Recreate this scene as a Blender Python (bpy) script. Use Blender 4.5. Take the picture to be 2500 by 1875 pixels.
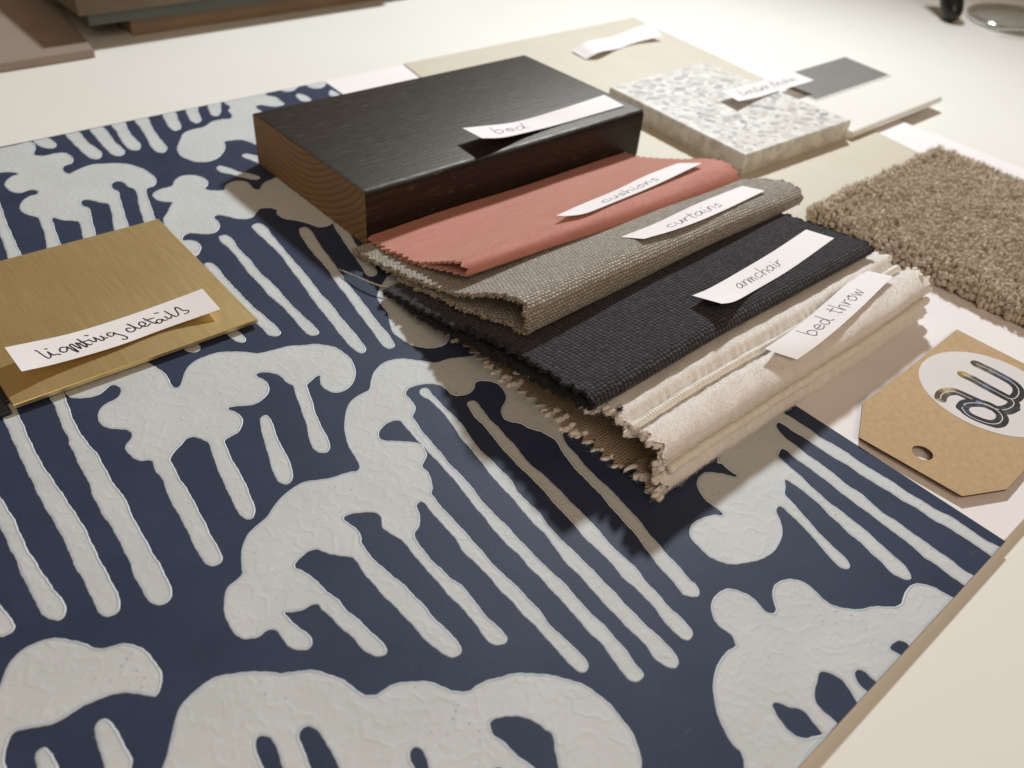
import bpy, bmesh, math, random
import numpy as np
from mathutils import Matrix, Vector
from mathutils.geometry import tessellate_polygon

for o in list(bpy.data.objects): bpy.data.objects.remove(o)
scene = bpy.context.scene
COL = scene.collection
MM = 0.001
CAM_AXES=[[0.753103, -0.653567, 0.075406], [-0.373289, -0.518868, -0.769046], [0.541749, 0.551022, -0.634731]]
# ------------------------------------------------------------------ camera
cam_data = bpy.data.cameras.new('camera')
cam = bpy.data.objects.new('camera', cam_data); COL.objects.link(cam)
rt, dn, fw = [Vector(a) for a in CAM_AXES]
cam.matrix_world = Matrix(((rt.x, -dn.x, -fw.x, 0), (rt.y, -dn.y, -fw.y, 0), (rt.z, -dn.z, -fw.z, 0.195), (0, 0, 0, 1)))
cam_data.sensor_width = 36; cam_data.lens = 36 * 2050 / 2500
cam_data.clip_start = 0.005; cam_data.clip_end = 20
cam_data.dof.use_dof = True; cam_data.dof.focus_distance = 0.285; cam_data.dof.aperture_fstop = 13
scene.camera = cam
# ------------------------------------------------------------------ light of the room: warm dim surroundings
world = bpy.data.worlds.new('World'); scene.world = world; world.use_nodes = True
bg = world.node_tree.nodes['Background']
bg.inputs['Color'].default_value = (1.0, 0.70, 0.47, 1); bg.inputs['Strength'].default_value = 0.17
# desk lamp bulb above the back right of the board, shade tilted to the left
LAMP = Vector((0.84, 0.64, 0.69))
ld = bpy.data.lights.new('desk_lamp_light', 'SPOT'); lo = bpy.data.objects.new('desk_lamp_light', ld); COL.objects.link(lo)
lo.location = LAMP; ld.energy = 43; ld.color = (0.89, 0.955, 1.0); ld.shadow_soft_size = 0.042
ld.spot_size = math.radians(120); ld.spot_blend = 1.0
lo.rotation_euler = (Vector((-0.08, -0.04, 0)) - LAMP).to_track_quat('-Z', 'Y').to_euler()
# added warm fill light behind the camera, to brighten the front faces
ad = bpy.data.lights.new('front_fill_light', 'AREA'); ao = bpy.data.objects.new('front_fill_light', ad); COL.objects.link(ao)
ad.shape = 'DISK'; ad.size = 0.7; ad.energy = 4.8; ad.color = (1.0, 0.83, 0.66)
ao.location = (-0.25, -0.65, 0.85); ao.rotation_euler = (Vector((0.2, 0.2, 0)) - ao.location).to_track_quat('-Z', 'Y').to_euler()
vs = scene.view_settings
vs.view_transform = 'Standard'; vs.look = 'None'; vs.exposure = 0.0; vs.gamma = 1; vs.use_curve_mapping = False

# ------------------------------------------------------------------ helpers
rng = random.Random(7); nprng = np.random.default_rng(7)
def tag(o, label=None, cat=None, group=None, kind=None):
    if label: o['label'] = label
    if cat: o['category'] = cat
    if group: o['group'] = group
    if kind: o['kind'] = kind
    return o
def empty(name, loc_mm, label, cat, group=None):
    o = bpy.data.objects.new(name, None); COL.objects.link(o)
    o.location = Vector(loc_mm) * MM; o.empty_display_size = 0.01
    return tag(o, label, cat, group)
def mesh_obj(name, verts_mm, faces, mat, parent=None, smooth=False, uvs=None, fmats=None):
    """verts in world millimetres; origin is put at the mesh's base centre"""
    v = np.asarray(verts_mm, dtype=float) * MM
    c = np.array([(v[:, 0].min() + v[:, 0].max()) / 2, (v[:, 1].min() + v[:, 1].max()) / 2, v[:, 2].min()])
    me = bpy.data.meshes.new(name); me.from_pydata((v - c).tolist(), [], faces if isinstance(faces, list) else faces.tolist())
    for m in (mat if isinstance(mat, (list, tuple)) else [mat]): me.materials.append(m)
    if fmats is not None: me.polygons.foreach_set('material_index', fmats)
    if smooth: me.polygons.foreach_set('use_smooth', [True] * len(me.polygons))
    if uvs is not None:
        uv = me.uv_layers.new(name='UVMap'); idx = np.empty(len(me.loops), dtype=np.int32); me.loops.foreach_get('vertex_index', idx)
        uv.data.foreach_set('uv', np.asarray(uvs, dtype=np.float32)[idx].ravel())
    me.update()
    o = bpy.data.objects.new(name, me); COL.objects.link(o); o.location = c.tolist()
    if parent is not None:
        w = Vector(parent.location); g = parent.parent
        while g is not None: w += Vector(g.location); g = g.parent
        o.parent = parent; o.location = Vector(c.tolist()) - w
    return o
def prism(poly, z0, z1, bev=0.0):
    """closed prism over a polygon (mm) with a chamfered upper rim"""
    n = len(poly); P = np.array(poly, float)
    area = sum(P[i-1][0]*P[i][1]-P[i][0]*P[i-1][1] for i in range(n))
    if area < 0: P = P[::-1]
    if bev > 0:
        Q = inset(P, bev); V = [(*p, z0) for p in P] + [(*p, z1-bev) for p in P] + [(*p, z1) for p in Q]; L = 3
    else:
        V = [(*p, z0) for p in P] + [(*p, z1) for p in P]; L = 2
    F = []
    for l in range(L-1):
        for i in range(n):
            j = (i+1) % n; F.append((l*n+i, l*n+j, (l+1)*n+j, (l+1)*n+i))
    tri = tessellate_polygon([[Vector((p[0], p[1], 0)) for p in (Q if bev > 0 else P)]])
    F += [orient(V, ((L-1)*n+a, (L-1)*n+b, (L-1)*n+c), 1) for a, b, c in tri]
    F += [orient(V, (a, b, c), -1) for a, b, c in tri]
    return V, F
def orient(V, t, s):
    a, b, c = [V[i] for i in t]
    k = (b[0]-a[0])*(c[1]-a[1])-(b[1]-a[1])*(c[0]-a[0])
    return t if k*s > 0 else t[::-1]
def inset(P, d):
    n = len(P); out = []
    for i in range(n):
        a, b, c = P[i-1], P[i], P[(i+1) % n]
        e1 = b-a; e2 = c-b
        e1 = e1/(np.linalg.norm(e1)+1e-9); e2 = e2/(np.linalg.norm(e2)+1e-9)
        n1 = np.array([-e1[1], e1[0]]); n2 = np.array([-e2[1], e2[0]])
        m = n1+n2; k = m@m
        out.append(b + (m*(2*d/k) if k > 0.5 else m/(math.sqrt(k)+1e-6)*d))
    return np.array(out)
def crspline(pts, step, closed=False):
    P = np.array(pts, float); n = len(P); out = []
    for i in range(n if closed else n-1):
        p1, p2 = P[i], P[(i+1) % n]
        p0 = P[i-1] if (closed or i > 0) else 2*P[0]-P[1]
        p3 = P[(i+2) % n] if (closed or i+2 < n) else 2*P[n-1]-P[n-2]
        k = max(1, int(math.ceil(np.linalg.norm(p2-p1)/step)))
        for j in range(k):
            u = j/k
            out.append(.5*((2*p1)+(-p0+p2)*u+(2*p0-5*p1+4*p2-p3)*u*u+(-p0+3*p1-3*p2+p3)*u**3))
    if not closed: out.append(P[-1])
    return np.array(out)
def resample(P, n):
    d = np.r_[0, np.cumsum(np.linalg.norm(np.diff(P, axis=0), axis=1))]
    t = np.linspace(0, d[-1], n)
    return np.stack([np.interp(t, d, P[:, k]) for k in range(P.shape[1])], 1), t
def grid_faces(nu, nv, off=0, flip=False):
    i, j = np.meshgrid(np.arange(nu-1), np.arange(nv-1), indexing='ij')
    a = (i*nv+j).ravel()+off
    q = np.stack([a, a+nv, a+nv+1, a+1], 1)
    return q[:, ::-1] if flip else q
def tube(path, rad, seg=8, cap=True):
    P = np.array(path, float); n = len(P); V = []; F = []
    for i in range(n):
        t = P[min(i+1, n-1)]-P[max(i-1, 0)]; t = t/np.linalg.norm(t)
        a = np.cross(t, [0, 0, 1.0]); a = a/(np.linalg.norm(a)+1e-9) if np.linalg.norm(a) > 1e-3 else np.array([1.0, 0, 0]); b = np.cross(a, t)
        r = rad[i] if hasattr(rad, '__len__') else rad
        for k in range(seg):
            w = 2*math.pi*k/seg; V.append(P[i]+r*(math.cos(w)*a+math.sin(w)*b))
    for i in range(n-1):
        for k in range(seg):
            k2 = (k+1) % seg; F.append((i*seg+k, i*seg+k2, (i+1)*seg+k2, (i+1)*seg+k))
    if cap: F += [tuple(range(seg))[::-1], tuple((n-1)*seg+k for k in range(seg))]
    return V, F
def fuzz(points, dirs, length, width, spread, rnd):
    """many fine fibres as slim bent triangles"""
    n = len(points); D = dirs+rnd.normal(0, spread, (n, 3)); D /= np.linalg.norm(D, axis=1)[:, None]+1e-9
    L = length*(0.5+rnd.random((n, 1)))
    S = np.cross(D, rnd.normal(0, 1, (n, 3))); S /= np.linalg.norm(S, axis=1)[:, None]+1e-9
    B = rnd.normal(0, .35, (n, 3))
    a = points-S*width/2; b = points+S*width/2; m = points+D*L*.55+B*L*.15; c = points+(D+B*.6)*L
    V = np.stack([a, b, m+S*width*.35, m-S*width*.35, c], 1).reshape(-1, 3)
    k = np.arange(n)*5
    F = np.stack([k, k+1, k+2, k+3], 1).tolist()+np.stack([k+3, k+2, k+4], 1).tolist()
    return V, F
ICO = None
def ico():
    global ICO
    if ICO is None:
        bm = bmesh.new(); bmesh.ops.create_icosphere(bm, subdivisions=1, radius=1); ICO = (np.array([v.co for v in bm.verts]), np.array([[v.index for v in f.verts] for f in bm.faces])); bm.free()
    return ICO
def blobs(centres, axes_len, rnd, lump=0.22, dirs=None):
    """lumpy yarn ends: one ellipsoid per centre"""
    V0, F0 = ico(); n = len(centres); m = len(V0); VV = []; FF = []
    for i in range(n):
        q = rnd.normal(0, 1, (3, 3)); Q, _ = np.linalg.qr(q)
        if dirs is not None:
            z = dirs[i]+rnd.normal(0, .28, 3); z /= np.linalg.norm(z); x = np.cross(z, rnd.normal(0, 1, 3)); x /= np.linalg.norm(x); Q = np.stack([x, np.cross(z, x), z])
        s = axes_len[i] if np.ndim(axes_len) > 1 else axes_len
        v = (V0*(1+rnd.normal(0, lump, (m, 1))))*np.array(s)
        VV.append(v@Q+centres[i]); FF.append(F0+i*m)
    return np.concatenate(VV), np.concatenate(FF)
# ------------------------------------------------------------------ materials
class NT:
    def __init__(s, name):
        s.m = bpy.data.materials.new(name); s.m.use_nodes = True; s.t = s.m.node_tree; s.b = s.t.nodes['Principled BSDF']; s.co = None
    def n(s, typ, **kw):
        x = s.t.nodes.new(typ)
        for k, v in kw.items():
            if k in x.inputs: s.put(x.inputs[k], v)
            else: setattr(x, k, v)
        return x
    def put(s, sock, v):
        if isinstance(v, bpy.types.NodeSocket): s.t.links.new(v, sock)
        elif isinstance(v, bpy.types.Node): s.t.links.new(v.outputs[0], sock)
        else: sock.default_value = v
    def coord(s, kind='Object', scale=(1, 1, 1), rot=(0, 0, 0)):
        c = s.n('ShaderNodeTexCoord'); mp = s.n('ShaderNodeMapping'); s.t.links.new(c.outputs[kind], mp.inputs['Vector'])
        mp.inputs['Scale'].default_value = scale; mp.inputs['Rotation'].default_value = rot; return mp.outputs[0]
    def noise(s, vec, scale, detail=4, rough=.55, out=0):
        x = s.n('ShaderNodeTexNoise'); s.put(x.inputs['Vector'], vec); x.inputs['Scale'].default_value = scale; x.inputs['Detail'].default_value = detail; x.inputs['Roughness'].default_value = rough
        return x.outputs[out]
    def voro(s, vec, scale, out='Distance', rnd=1.0):
        x = s.n('ShaderNodeTexVoronoi'); s.put(x.inputs['Vector'], vec); x.inputs['Scale'].default_value = scale; x.inputs['Randomness'].default_value = rnd
        return x.outputs[out]
    def math(s, op, a, b=0.0, c=0.0):
        x = s.n('ShaderNodeMath'); x.operation = op; s.put(x.inputs[0], a); s.put(x.inputs[1], b); s.put(x.inputs[2], c); return x.outputs[0]
    def ramp(s, fac, stops):
        x = s.n('ShaderNodeValToRGB'); s.put(x.inputs[0], fac); e = x.color_ramp.elements
        while len(e) < len(stops): e.new(0.5)
        for k, (p, c) in enumerate(stops):
            e[k].position = p; e[k].color = (*c, 1) if not isinstance(c, float) else (c, c, c, 1)
        return x.outputs[0]
    def mix(s, fac, a, b):
        x = s.n('ShaderNodeMix', data_type='RGBA'); s.put(x.inputs[0], fac)
        for sock, v in ((x.inputs[6], a), (x.inputs[7], b)): s.put(sock, (*v, 1) if isinstance(v, tuple) and len(v) == 3 else v)
        return x.outputs[2]
    def bump(s, h, dist, strength=1.0):
        x = s.n('ShaderNodeBump'); s.put(x.inputs['Height'], h); x.inputs['Distance'].default_value = dist; x.inputs['Strength'].default_value = strength
        s.t.links.new(x.outputs[0], s.b.inputs['Normal']); return x
    def set(s, **kw):
        for k, v in kw.items():
            sk = s.b.inputs[k.replace('_', ' ')]
            s.put(sk, (*v, 1) if isinstance(v, tuple) and len(v) == 3 and sk.type == 'RGBA' else v)
        return s.m
def mottled(name, base, dark, scale, rough=.6, bump=0.0, bscale=None, amount=(.35, .65), **kw):
    t = NT(name); v = t.coord(); n = t.noise(v, scale, 5)
    c = t.ramp(n, [(amount[0], dark), (amount[1], base)])
    if bump: t.bump(t.noise(v, bscale or scale*6, 3), bump)
    return t.set(Base_Color=c, Roughness=rough, **kw)
M = {}
def build_materials():
    # white lacquered table
    t = NT('table_top'); v = t.coord()
    c = t.ramp(t.noise(v, 6, 4), [(.3, (.81, .79, .72)), (.7, (.85, .83, .77))])
    sp = t.ramp(t.noise(v, 420, 2), [(.73, 0.0), (.78, 1.0)])
    t.bump(t.noise(v, 300, 2), 0.00002)
    M['table'] = t.set(Base_Color=t.mix(t.math('MULTIPLY', sp, .12), c, (.5, .42, .34)), Roughness=.42, Specular_IOR_Level=.35)
    M['board'] = mottled('white_board_paper', (.86, .81, .80), (.84, .785, .775), 30, .75, .00003, 900)
    M['board_core'] = mottled('foam_core', (.80, .74, .68), (.76, .70, .64), 200, .8, .0001, 1500)
    # wallpaper ground: navy with dust specks and faint scuffs
    t = NT('navy_paper'); v = t.coord()
    c = t.ramp(t.noise(v, 45, 5), [(.3, (.026, .037, .073)), (.7, (.036, .049, .092))])
    speck = t.ramp(t.voro(v, 170), [(.018, 1.0), (.03, 0.0)])
    gate = t.ramp(t.noise(v, 60, 2), [(.56, 0.0), (.6, 1.0)])
    sc = t.ramp(t.noise(t.coord(scale=(1, 12, 1), rot=(0, 0, .6)), 120, 2), [(.72, 0.0), (.76, 1.0)])
    fac = t.math('ADD', t.math('MULTIPLY', t.math('MULTIPLY', speck, gate), .6), t.math('ADD', t.math('MULTIPLY', sc, .10), t.math('MULTIPLY', t.math('SUBTRACT', t.noise(v, 1400, 3, .7), .45), .05)))
    t.bump(t.noise(v, 1500, 2), .00003)
    M['navy'] = t.set(Base_Color=t.mix(fac, c, (.55, .55, .55)), Roughness=.55, Specular_IOR_Level=.22)
    # thick matt ink: pale grey-white, rippled, pinholes and thin bluish rims
    t = NT('raised_ink'); v = t.coord()
    c = t.ramp(t.noise(v, 38, 5), [(.3, (.545, .565, .555)), (.7, (.61, .63, .625))])
    c = t.mix(t.ramp(t.noise(v, 150, 3), [(.5, 0.0), (.75, .28)]), c, (.52, .50, .48))
    pin = t.ramp(t.voro(v, 420), [(.10, 1.0), (.17, 0.0)])
    pg = t.ramp(t.noise(v, 90, 3), [(.52, 0.0), (.62, .75)])
    c = t.mix(t.math('MULTIPLY', pin, pg), c, (.22, .22, .24))
    rip = t.noise(t.coord(scale=(1, 2.6, 1), rot=(0, 0, .7)), 210, 2, .5)
    rid = t.math('ABSOLUTE', t.math('SUBTRACT', t.noise(v, 120, 2, .5), .5))
    h = t.math('ADD', t.math('MULTIPLY', rip, .55), t.math('MULTIPLY', t.ramp(rid, [(.0, 1.0), (.07, 0.0)]), .45))
    h = t.math('MULTIPLY_ADD', t.noise(v, 700, 2), .12, h)
    t.bump(h, .00022, .8)
    M['ink_print'] = t.set(Base_Color=c, Roughness=.62, Specular_IOR_Level=.35)
    M['ink_rim'] = mottled('ink_rim', (.76, .79, .80), (.68, .71, .72), 120, .5)
    M['ink_thin'] = mottled('thin_ink', (.50, .535, .57), (.38, .42, .48), 160, .55)
    M['beige'] = mottled('beige_painted_card', (.60, .545, .43), (.58, .52, .405), 40, .55, .00003, 700)
    M['brass'] = None
    t = NT('brushed_brass'); v = t.coord(scale=(30, .6, 1))
    st = t.noise(v, 60, 5, .75); big = t.noise(t.coord(), 22, 4)
    c = t.mix(t.ramp(big, [(.3, 0.0), (.7, 1.0)]), (.66, .50, .22), (.74, .57, .275))
    c = t.mix(t.math('MULTIPLY', t.ramp(st, [(.35, 0.0), (.7, 1.0)]), .3), c, (.80, .64, .34))
    scr = t.ramp(t.noise(t.coord(scale=(14, 1, 1), rot=(0, 0, .5)), 130, 2), [(.74, 0.0), (.78, 1.0)])
    c = t.mix(t.math('MULTIPLY', scr, .35), c, (.85, .72, .42))
    t.bump(st, .00003)
    M['brass'] = t.set(Base_Color=c, Metallic=.8, Roughness=t.math('MULTIPLY_ADD', st, .25, .30))
    M['black_metal'] = mottled('black_metal', (.012, .012, .013), (.008, .008, .009), 60, .45)
    # stained timber: grain runs along x
    t = NT('dark_stained_wood'); v = t.coord(scale=(1, 36, 36)); g = t.noise(v, 14, 6, .65); g2 = t.noise(t.coord(scale=(1, 9, 9)), 130, 3, .6)
    c = t.ramp(g, [(.3, (.007, .0055, .0042)), (.55, (.013, .0105, .008)), (.75, (.038, .030, .021))])
    pore = t.ramp(g2, [(.62, 0.0), (.72, 1.0)])
    c = t.mix(t.math('MULTIPLY', pore, .45), c, (.17, .145, .11))
    t.bump(t.math('ADD', g, t.math('MULTIPLY', g2, .8)), .00014, 1.0)
    M['stain'] = t.set(Base_Color=c, Roughness=t.math('MULTIPLY_ADD', g2, .35, .30), Specular_IOR_Level=.38, Specular_Tint=(1.0, .86, .68))
    # end grain: growth rings seen on the cut face (y,z plane)
    t = NT('pine_end_grain'); tc = t.n('ShaderNodeTexCoord'); sx = t.n('ShaderNodeSeparateXYZ'); t.t.links.new(tc.outputs['Object'], sx.inputs[0])
    wob = t.noise(t.coord(), 22, 2)
    dy = t.math('SUBTRACT', sx.outputs[1], .012); dz = t.math('SUBTRACT', sx.outputs[2], .075)
    rr = t.math('SQRT', t.math('ADD', t.math('POWER', dy, 2.0), t.math('POWER', dz, 2.0)))
    rr = t.math('MULTIPLY_ADD', wob, .008, rr)
    fr = t.math('FRACT', t.math('MULTIPLY', rr, 330.0))
    c = t.ramp(fr, [(.0, (.33, .205, .098)), (.55, (.29, .175, .082)), (.86, (.19, .107, .048)), (.93, (.17, .095, .042)), (1.0, (.32, .20, .095))])
    fib = t.noise(t.coord(), 900, 3)
    c = t.mix(t.math('MULTIPLY', fib, .5), c, (.17, .088, .034))
    t.bump(fib, .00012)
    M['end_grain'] = t.set(Base_Color=c, Roughness=.75)
    # strips of paper, ink
    M['paper'] = mottled('white_label_paper', (.87, .825, .82), (.85, .80, .79), 60, .8, .00004, 900)
    M['pen'] = mottled('black_pen_ink', (.018, .016, .016), (.03, .028, .028), 300, .5)
    # terrazzo
    t = NT('terrazzo_matrix'); v = t.coord()
    c = t.ramp(t.noise(v, 160, 5, .6), [(.3, (.71, .685, .63)), (.7, (.79, .77, .72))])
    ch = t.ramp(t.voro(v, 330), [(.12, 1.0), (.2, 0.0)])
    c = t.mix(t.math('MULTIPLY', ch, .25), c, (.5, .47, .43))
    big = t.n('ShaderNodeTexVoronoi'); t.put(big.inputs['Vector'], t.coord(scale=(1, 1, .8))); big.inputs['Scale'].default_value = 210
    sep = t.ramp(big.outputs['Color'], [(.3, 0.0), (.75, .75)])
    c = t.mix(sep, c, (.54, .505, .455))
    t.bump(t.noise(v, 900, 3), .00005)
    M['terrazzo'] = t.set(Base_Color=c, Roughness=.4)
    for k, cc in enumerate([(.44, .425, .41), (.48, .46, .435), (.53, .495, .45), (.37, .36, .35), (.56, .535, .50)]):
        M['chip%d' % k] = mottled('stone_chip_%d' % k, cc, tuple(x*.85 for x in cc), 250, .35)
    M['panel'] = mottled('cream_lacquer', (.88, .86, .80), (.87, .845, .785), 30, .3)
    M['grey_card'] = mottled('grey_card', (.20, .193, .172), (.185, .178, .16), 50, .45)
    M['card_white'] = mottled('card_edge', (.72, .70, .64), (.68, .66, .6), 80, .7)
    # fabrics (uv in metres: u along the fold, v across)
    def weave(name, c_lo, c_hi, pu, pv, dist, sheen=.3, rough=.9, diag=0.0, dark=(.0, .0, .0), stag=True, tint=.5):
        t = NT(name); tc = t.n('ShaderNodeTexCoord'); sx = t.n('ShaderNodeSeparateXYZ'); t.t.links.new(tc.outputs['UV'], sx.inputs[0])
        w = t.noise(t.coord('UV'), 260, 3); w2 = t.noise(t.coord('UV'), 1900, 3, .6)
        u = t.math('ADD', sx.outputs[0], t.math('MULTIPLY', t.math('SUBTRACT', w, .5), pu*1.25)); vv = t.math('ADD', sx.outputs[1], t.math('MULTIPLY', t.math('SUBTRACT', t.noise(t.coord('UV'), 300, 2, out=0), .5), pv*1.1))
        row = t.math('FLOOR', t.math('DIVIDE', vv, pv))
        off = t.math('MULTIPLY', t.math('MODULO', row, 2.0), .5)
        fu = t.math('SUBTRACT', t.math('FRACT', t.math('ADD', t.math('ADD', t.math('DIVIDE', u, pu), off), t.math('MULTIPLY', row, diag))), .5)
        fv = t.math('SUBTRACT', t.math('FRACT', t.math('DIVIDE', vv, pv)), .5)
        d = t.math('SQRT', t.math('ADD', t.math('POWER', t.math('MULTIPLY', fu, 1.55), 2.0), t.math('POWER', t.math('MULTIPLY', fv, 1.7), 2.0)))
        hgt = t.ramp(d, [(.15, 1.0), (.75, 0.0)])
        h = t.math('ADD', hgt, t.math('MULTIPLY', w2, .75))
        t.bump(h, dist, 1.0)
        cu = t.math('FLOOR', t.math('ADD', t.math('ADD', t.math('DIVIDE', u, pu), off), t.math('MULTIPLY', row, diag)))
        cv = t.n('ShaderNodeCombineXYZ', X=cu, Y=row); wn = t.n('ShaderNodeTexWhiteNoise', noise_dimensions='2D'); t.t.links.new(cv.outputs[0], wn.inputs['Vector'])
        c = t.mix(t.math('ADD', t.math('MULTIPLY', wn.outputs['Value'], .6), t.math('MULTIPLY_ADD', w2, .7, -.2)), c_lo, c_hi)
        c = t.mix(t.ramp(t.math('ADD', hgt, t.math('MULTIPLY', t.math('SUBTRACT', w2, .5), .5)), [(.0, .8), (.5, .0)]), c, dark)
        return t.set(Base_Color=c, Roughness=rough, Sheen_Weight=sheen, Sheen_Roughness=.5, Specular_IOR_Level=.2)
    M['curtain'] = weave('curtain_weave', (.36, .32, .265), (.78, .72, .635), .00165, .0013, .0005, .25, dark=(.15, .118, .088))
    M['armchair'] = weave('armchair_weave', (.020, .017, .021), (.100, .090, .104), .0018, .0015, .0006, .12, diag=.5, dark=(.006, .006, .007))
    t = NT('coral_velvet'); v = t.coord('UV'); n1 = t.noise(t.coord('UV', scale=(1, 3, 1)), 90, 4); n2 = t.noise(v, 1600, 3)
    c = t.ramp(n1, [(.3, (.50, .205, .155)), (.7, (.57, .245, .19))])
    t.bump(t.math('ADD', n2, t.math('MULTIPLY', n1, .4)), .00016)
    M['velvet'] = t.set(Base_Color=c, Roughness=.72, Sheen_Weight=1.0, Sheen_Roughness=.28, Sheen_Tint=(1.0, .72, .6), Specular_IOR_Level=.25)
    M['velvet_highlight'] = mottled('velvet_highlight', (.74, .42, .34), (.58, .28, .21), 700, .5)  # paler coral: the fold's highlight put into the fibre colour
    t = NT('cream_plush'); v = t.coord('UV'); n1 = t.noise(v, 240, 4, .6); n2 = t.noise(v, 1300, 3, .7)
    c = t.ramp(n1, [(.3, (.80, .75, .70)), (.7, (.87, .83, .79))])
    t.bump(t.math('ADD', t.math('MULTIPLY', n1, .7), t.math('MULTIPLY', n2, .5)), .00035)
    M['plush'] = t.set(Base_Color=c, Roughness=.95, Sheen_Weight=.35, Sheen_Roughness=.5, Specular_IOR_Level=.1)
    M['fibre'] = mottled('cream_fibre', (.87, .82, .76), (.80, .73, .65), 300, .95, Specular_IOR_Level=.1)
    M['cord'] = mottled('satin_cord', (.88, .84, .76), (.80, .75, .66), 500, .42, .0001, 2500, Specular_IOR_Level=.5)
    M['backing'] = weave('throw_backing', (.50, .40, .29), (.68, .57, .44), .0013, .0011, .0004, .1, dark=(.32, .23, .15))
    M['yarn_grey'] = mottled('curtain_yarn', (.45, .39, .315), (.27, .22, .17), 400, .9, .0001, 3000)
    M['yarn_black'] = mottled('armchair_yarn', (.022, .021, .024), (.010, .010, .011), 400, .9, .0001, 3000)
    t = NT('carpet_yarn'); v = t.coord(); oi = t.n('ShaderNodeObjectInfo')
    c = t.ramp(t.noise(v, 210, 3, .6), [(.28, (.48, .40, .30)), (.5, (.64, .545, .42)), (.72, (.78, .685, .55))])
    fl = t.ramp(t.noise(v, 520, 2), [(.70, 0.0), (.76, 1.0)])
    c = t.mix(t.math('MULTIPLY', fl, .6), c, (.60, .52, .40))
    t.bump(t.noise(v, 1700, 3, .7), .0005)
    M['carpet'] = t.set(Base_Color=c, Roughness=.95, Sheen_Weight=.25, Specular_IOR_Level=.1)
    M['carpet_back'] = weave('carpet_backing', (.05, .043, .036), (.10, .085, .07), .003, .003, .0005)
    # kraft tag
    t = NT('kraft_card'); v = t.coord(); c = t.ramp(t.noise(v, 420, 6, .7), [(.3, (.43, .285, .145)), (.7, (.53, .37, .205))])
    fb = t.ramp(t.noise(t.coord(scale=(1, 5, 1), rot=(0, 0, .8)), 420, 2), [(.67, 0.0), (.73, 1.0)])
    fb2 = t.ramp(t.noise(t.coord(scale=(5, 1, 1), rot=(0, 0, .5)), 380, 2), [(.68, 0.0), (.74, 1.0)])
    c = t.mix(t.math('MULTIPLY', fb, .4), c, (.66, .49, .28)); c = t.mix(t.math('MULTIPLY', fb2, .45), c, (.30, .17, .075))
    t.bump(t.noise(v, 1200, 3), .00004)
    M['kraft'] = t.set(Base_Color=c, Roughness=.8)
    M['kraft_edge'] = mottled('kraft_edge', (.10, .06, .03), (.07, .04, .02), 300, .8)
    M['sticker'] = mottled('sticker_paper', (.76, .72, .71), (.74, .70, .69), 60, .35)
    t = NT('logo_print'); tc = t.n('ShaderNodeTexCoord'); sx = t.n('ShaderNodeSeparateXYZ'); t.t.links.new(tc.outputs['Object'], sx.inputs[0])
    bands = t.noise(t.coord(scale=(1, .12, 1), rot=(0, 0, .1)), 260, 2)
    pos = t.math('MULTIPLY_ADD', t.math('SUBTRACT', bands, .5), .35, t.math('MULTIPLY_ADD', sx.outputs[1], -30.0, .5))
    c = t.ramp(pos, [(.02, (.05, .048, .05)), (.14, (.62, .42, .09)), (.24, (.52, .44, .30)), (.36, (.12, .13, .15)), (.5, (.10, .14, .24)), (.62, (.02, .022, .028)), (.78, (.09, .10, .11)), (.95, (.02, .02, .022))])
    dk = t.ramp(t.noise(t.coord(), 130, 2), [(.38, 0.0), (.52, .85)])
    M['logo'] = t.set(Base_Color=t.mix(dk, c, (.03, .03, .033)), Roughness=.35)
    M['taupe'] = mottled('taupe_ceramic', (.33, .265, .215), (.30, .24, .195), 40, .5, .00003, 500)
    M['ply'] = mottled('pale_timber_board', (.30, .205, .125), (.25, .165, .098), 25, .6, .0001, 300)
    M['green'] = mottled('grey_green_board', (.085, .095, .08), (.075, .085, .07), 30, .5)
    M['oak'] = mottled('dull_oak_board', (.17, .125, .075), (.13, .095, .058), 40, .6, .0001, 300)
    M['black_plastic'] = mottled('black_acetate', (.010, .012, .012), (.008, .009, .009), 40, .3)
    t = NT('clear_glass'); M['glass'] = t.set(Base_Color=(.93, .97, .95), Roughness=.03, Transmission_Weight=1.0, IOR=1.48)
    t = NT('clear_acetate'); M['clear_rim'] = t.set(Base_Color=(.52, .54, .50), Roughness=.1, Transmission_Weight=.75, IOR=1.48)
    M['lint_dark'] = mottled('dark_lint', (.02, .025, .04), (.01, .012, .02), 900, .9)
    M['lint_blue'] = mottled('blue_lint', (.45, .50, .58), (.3, .34, .42), 900, .9)
build_materials()
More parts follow.
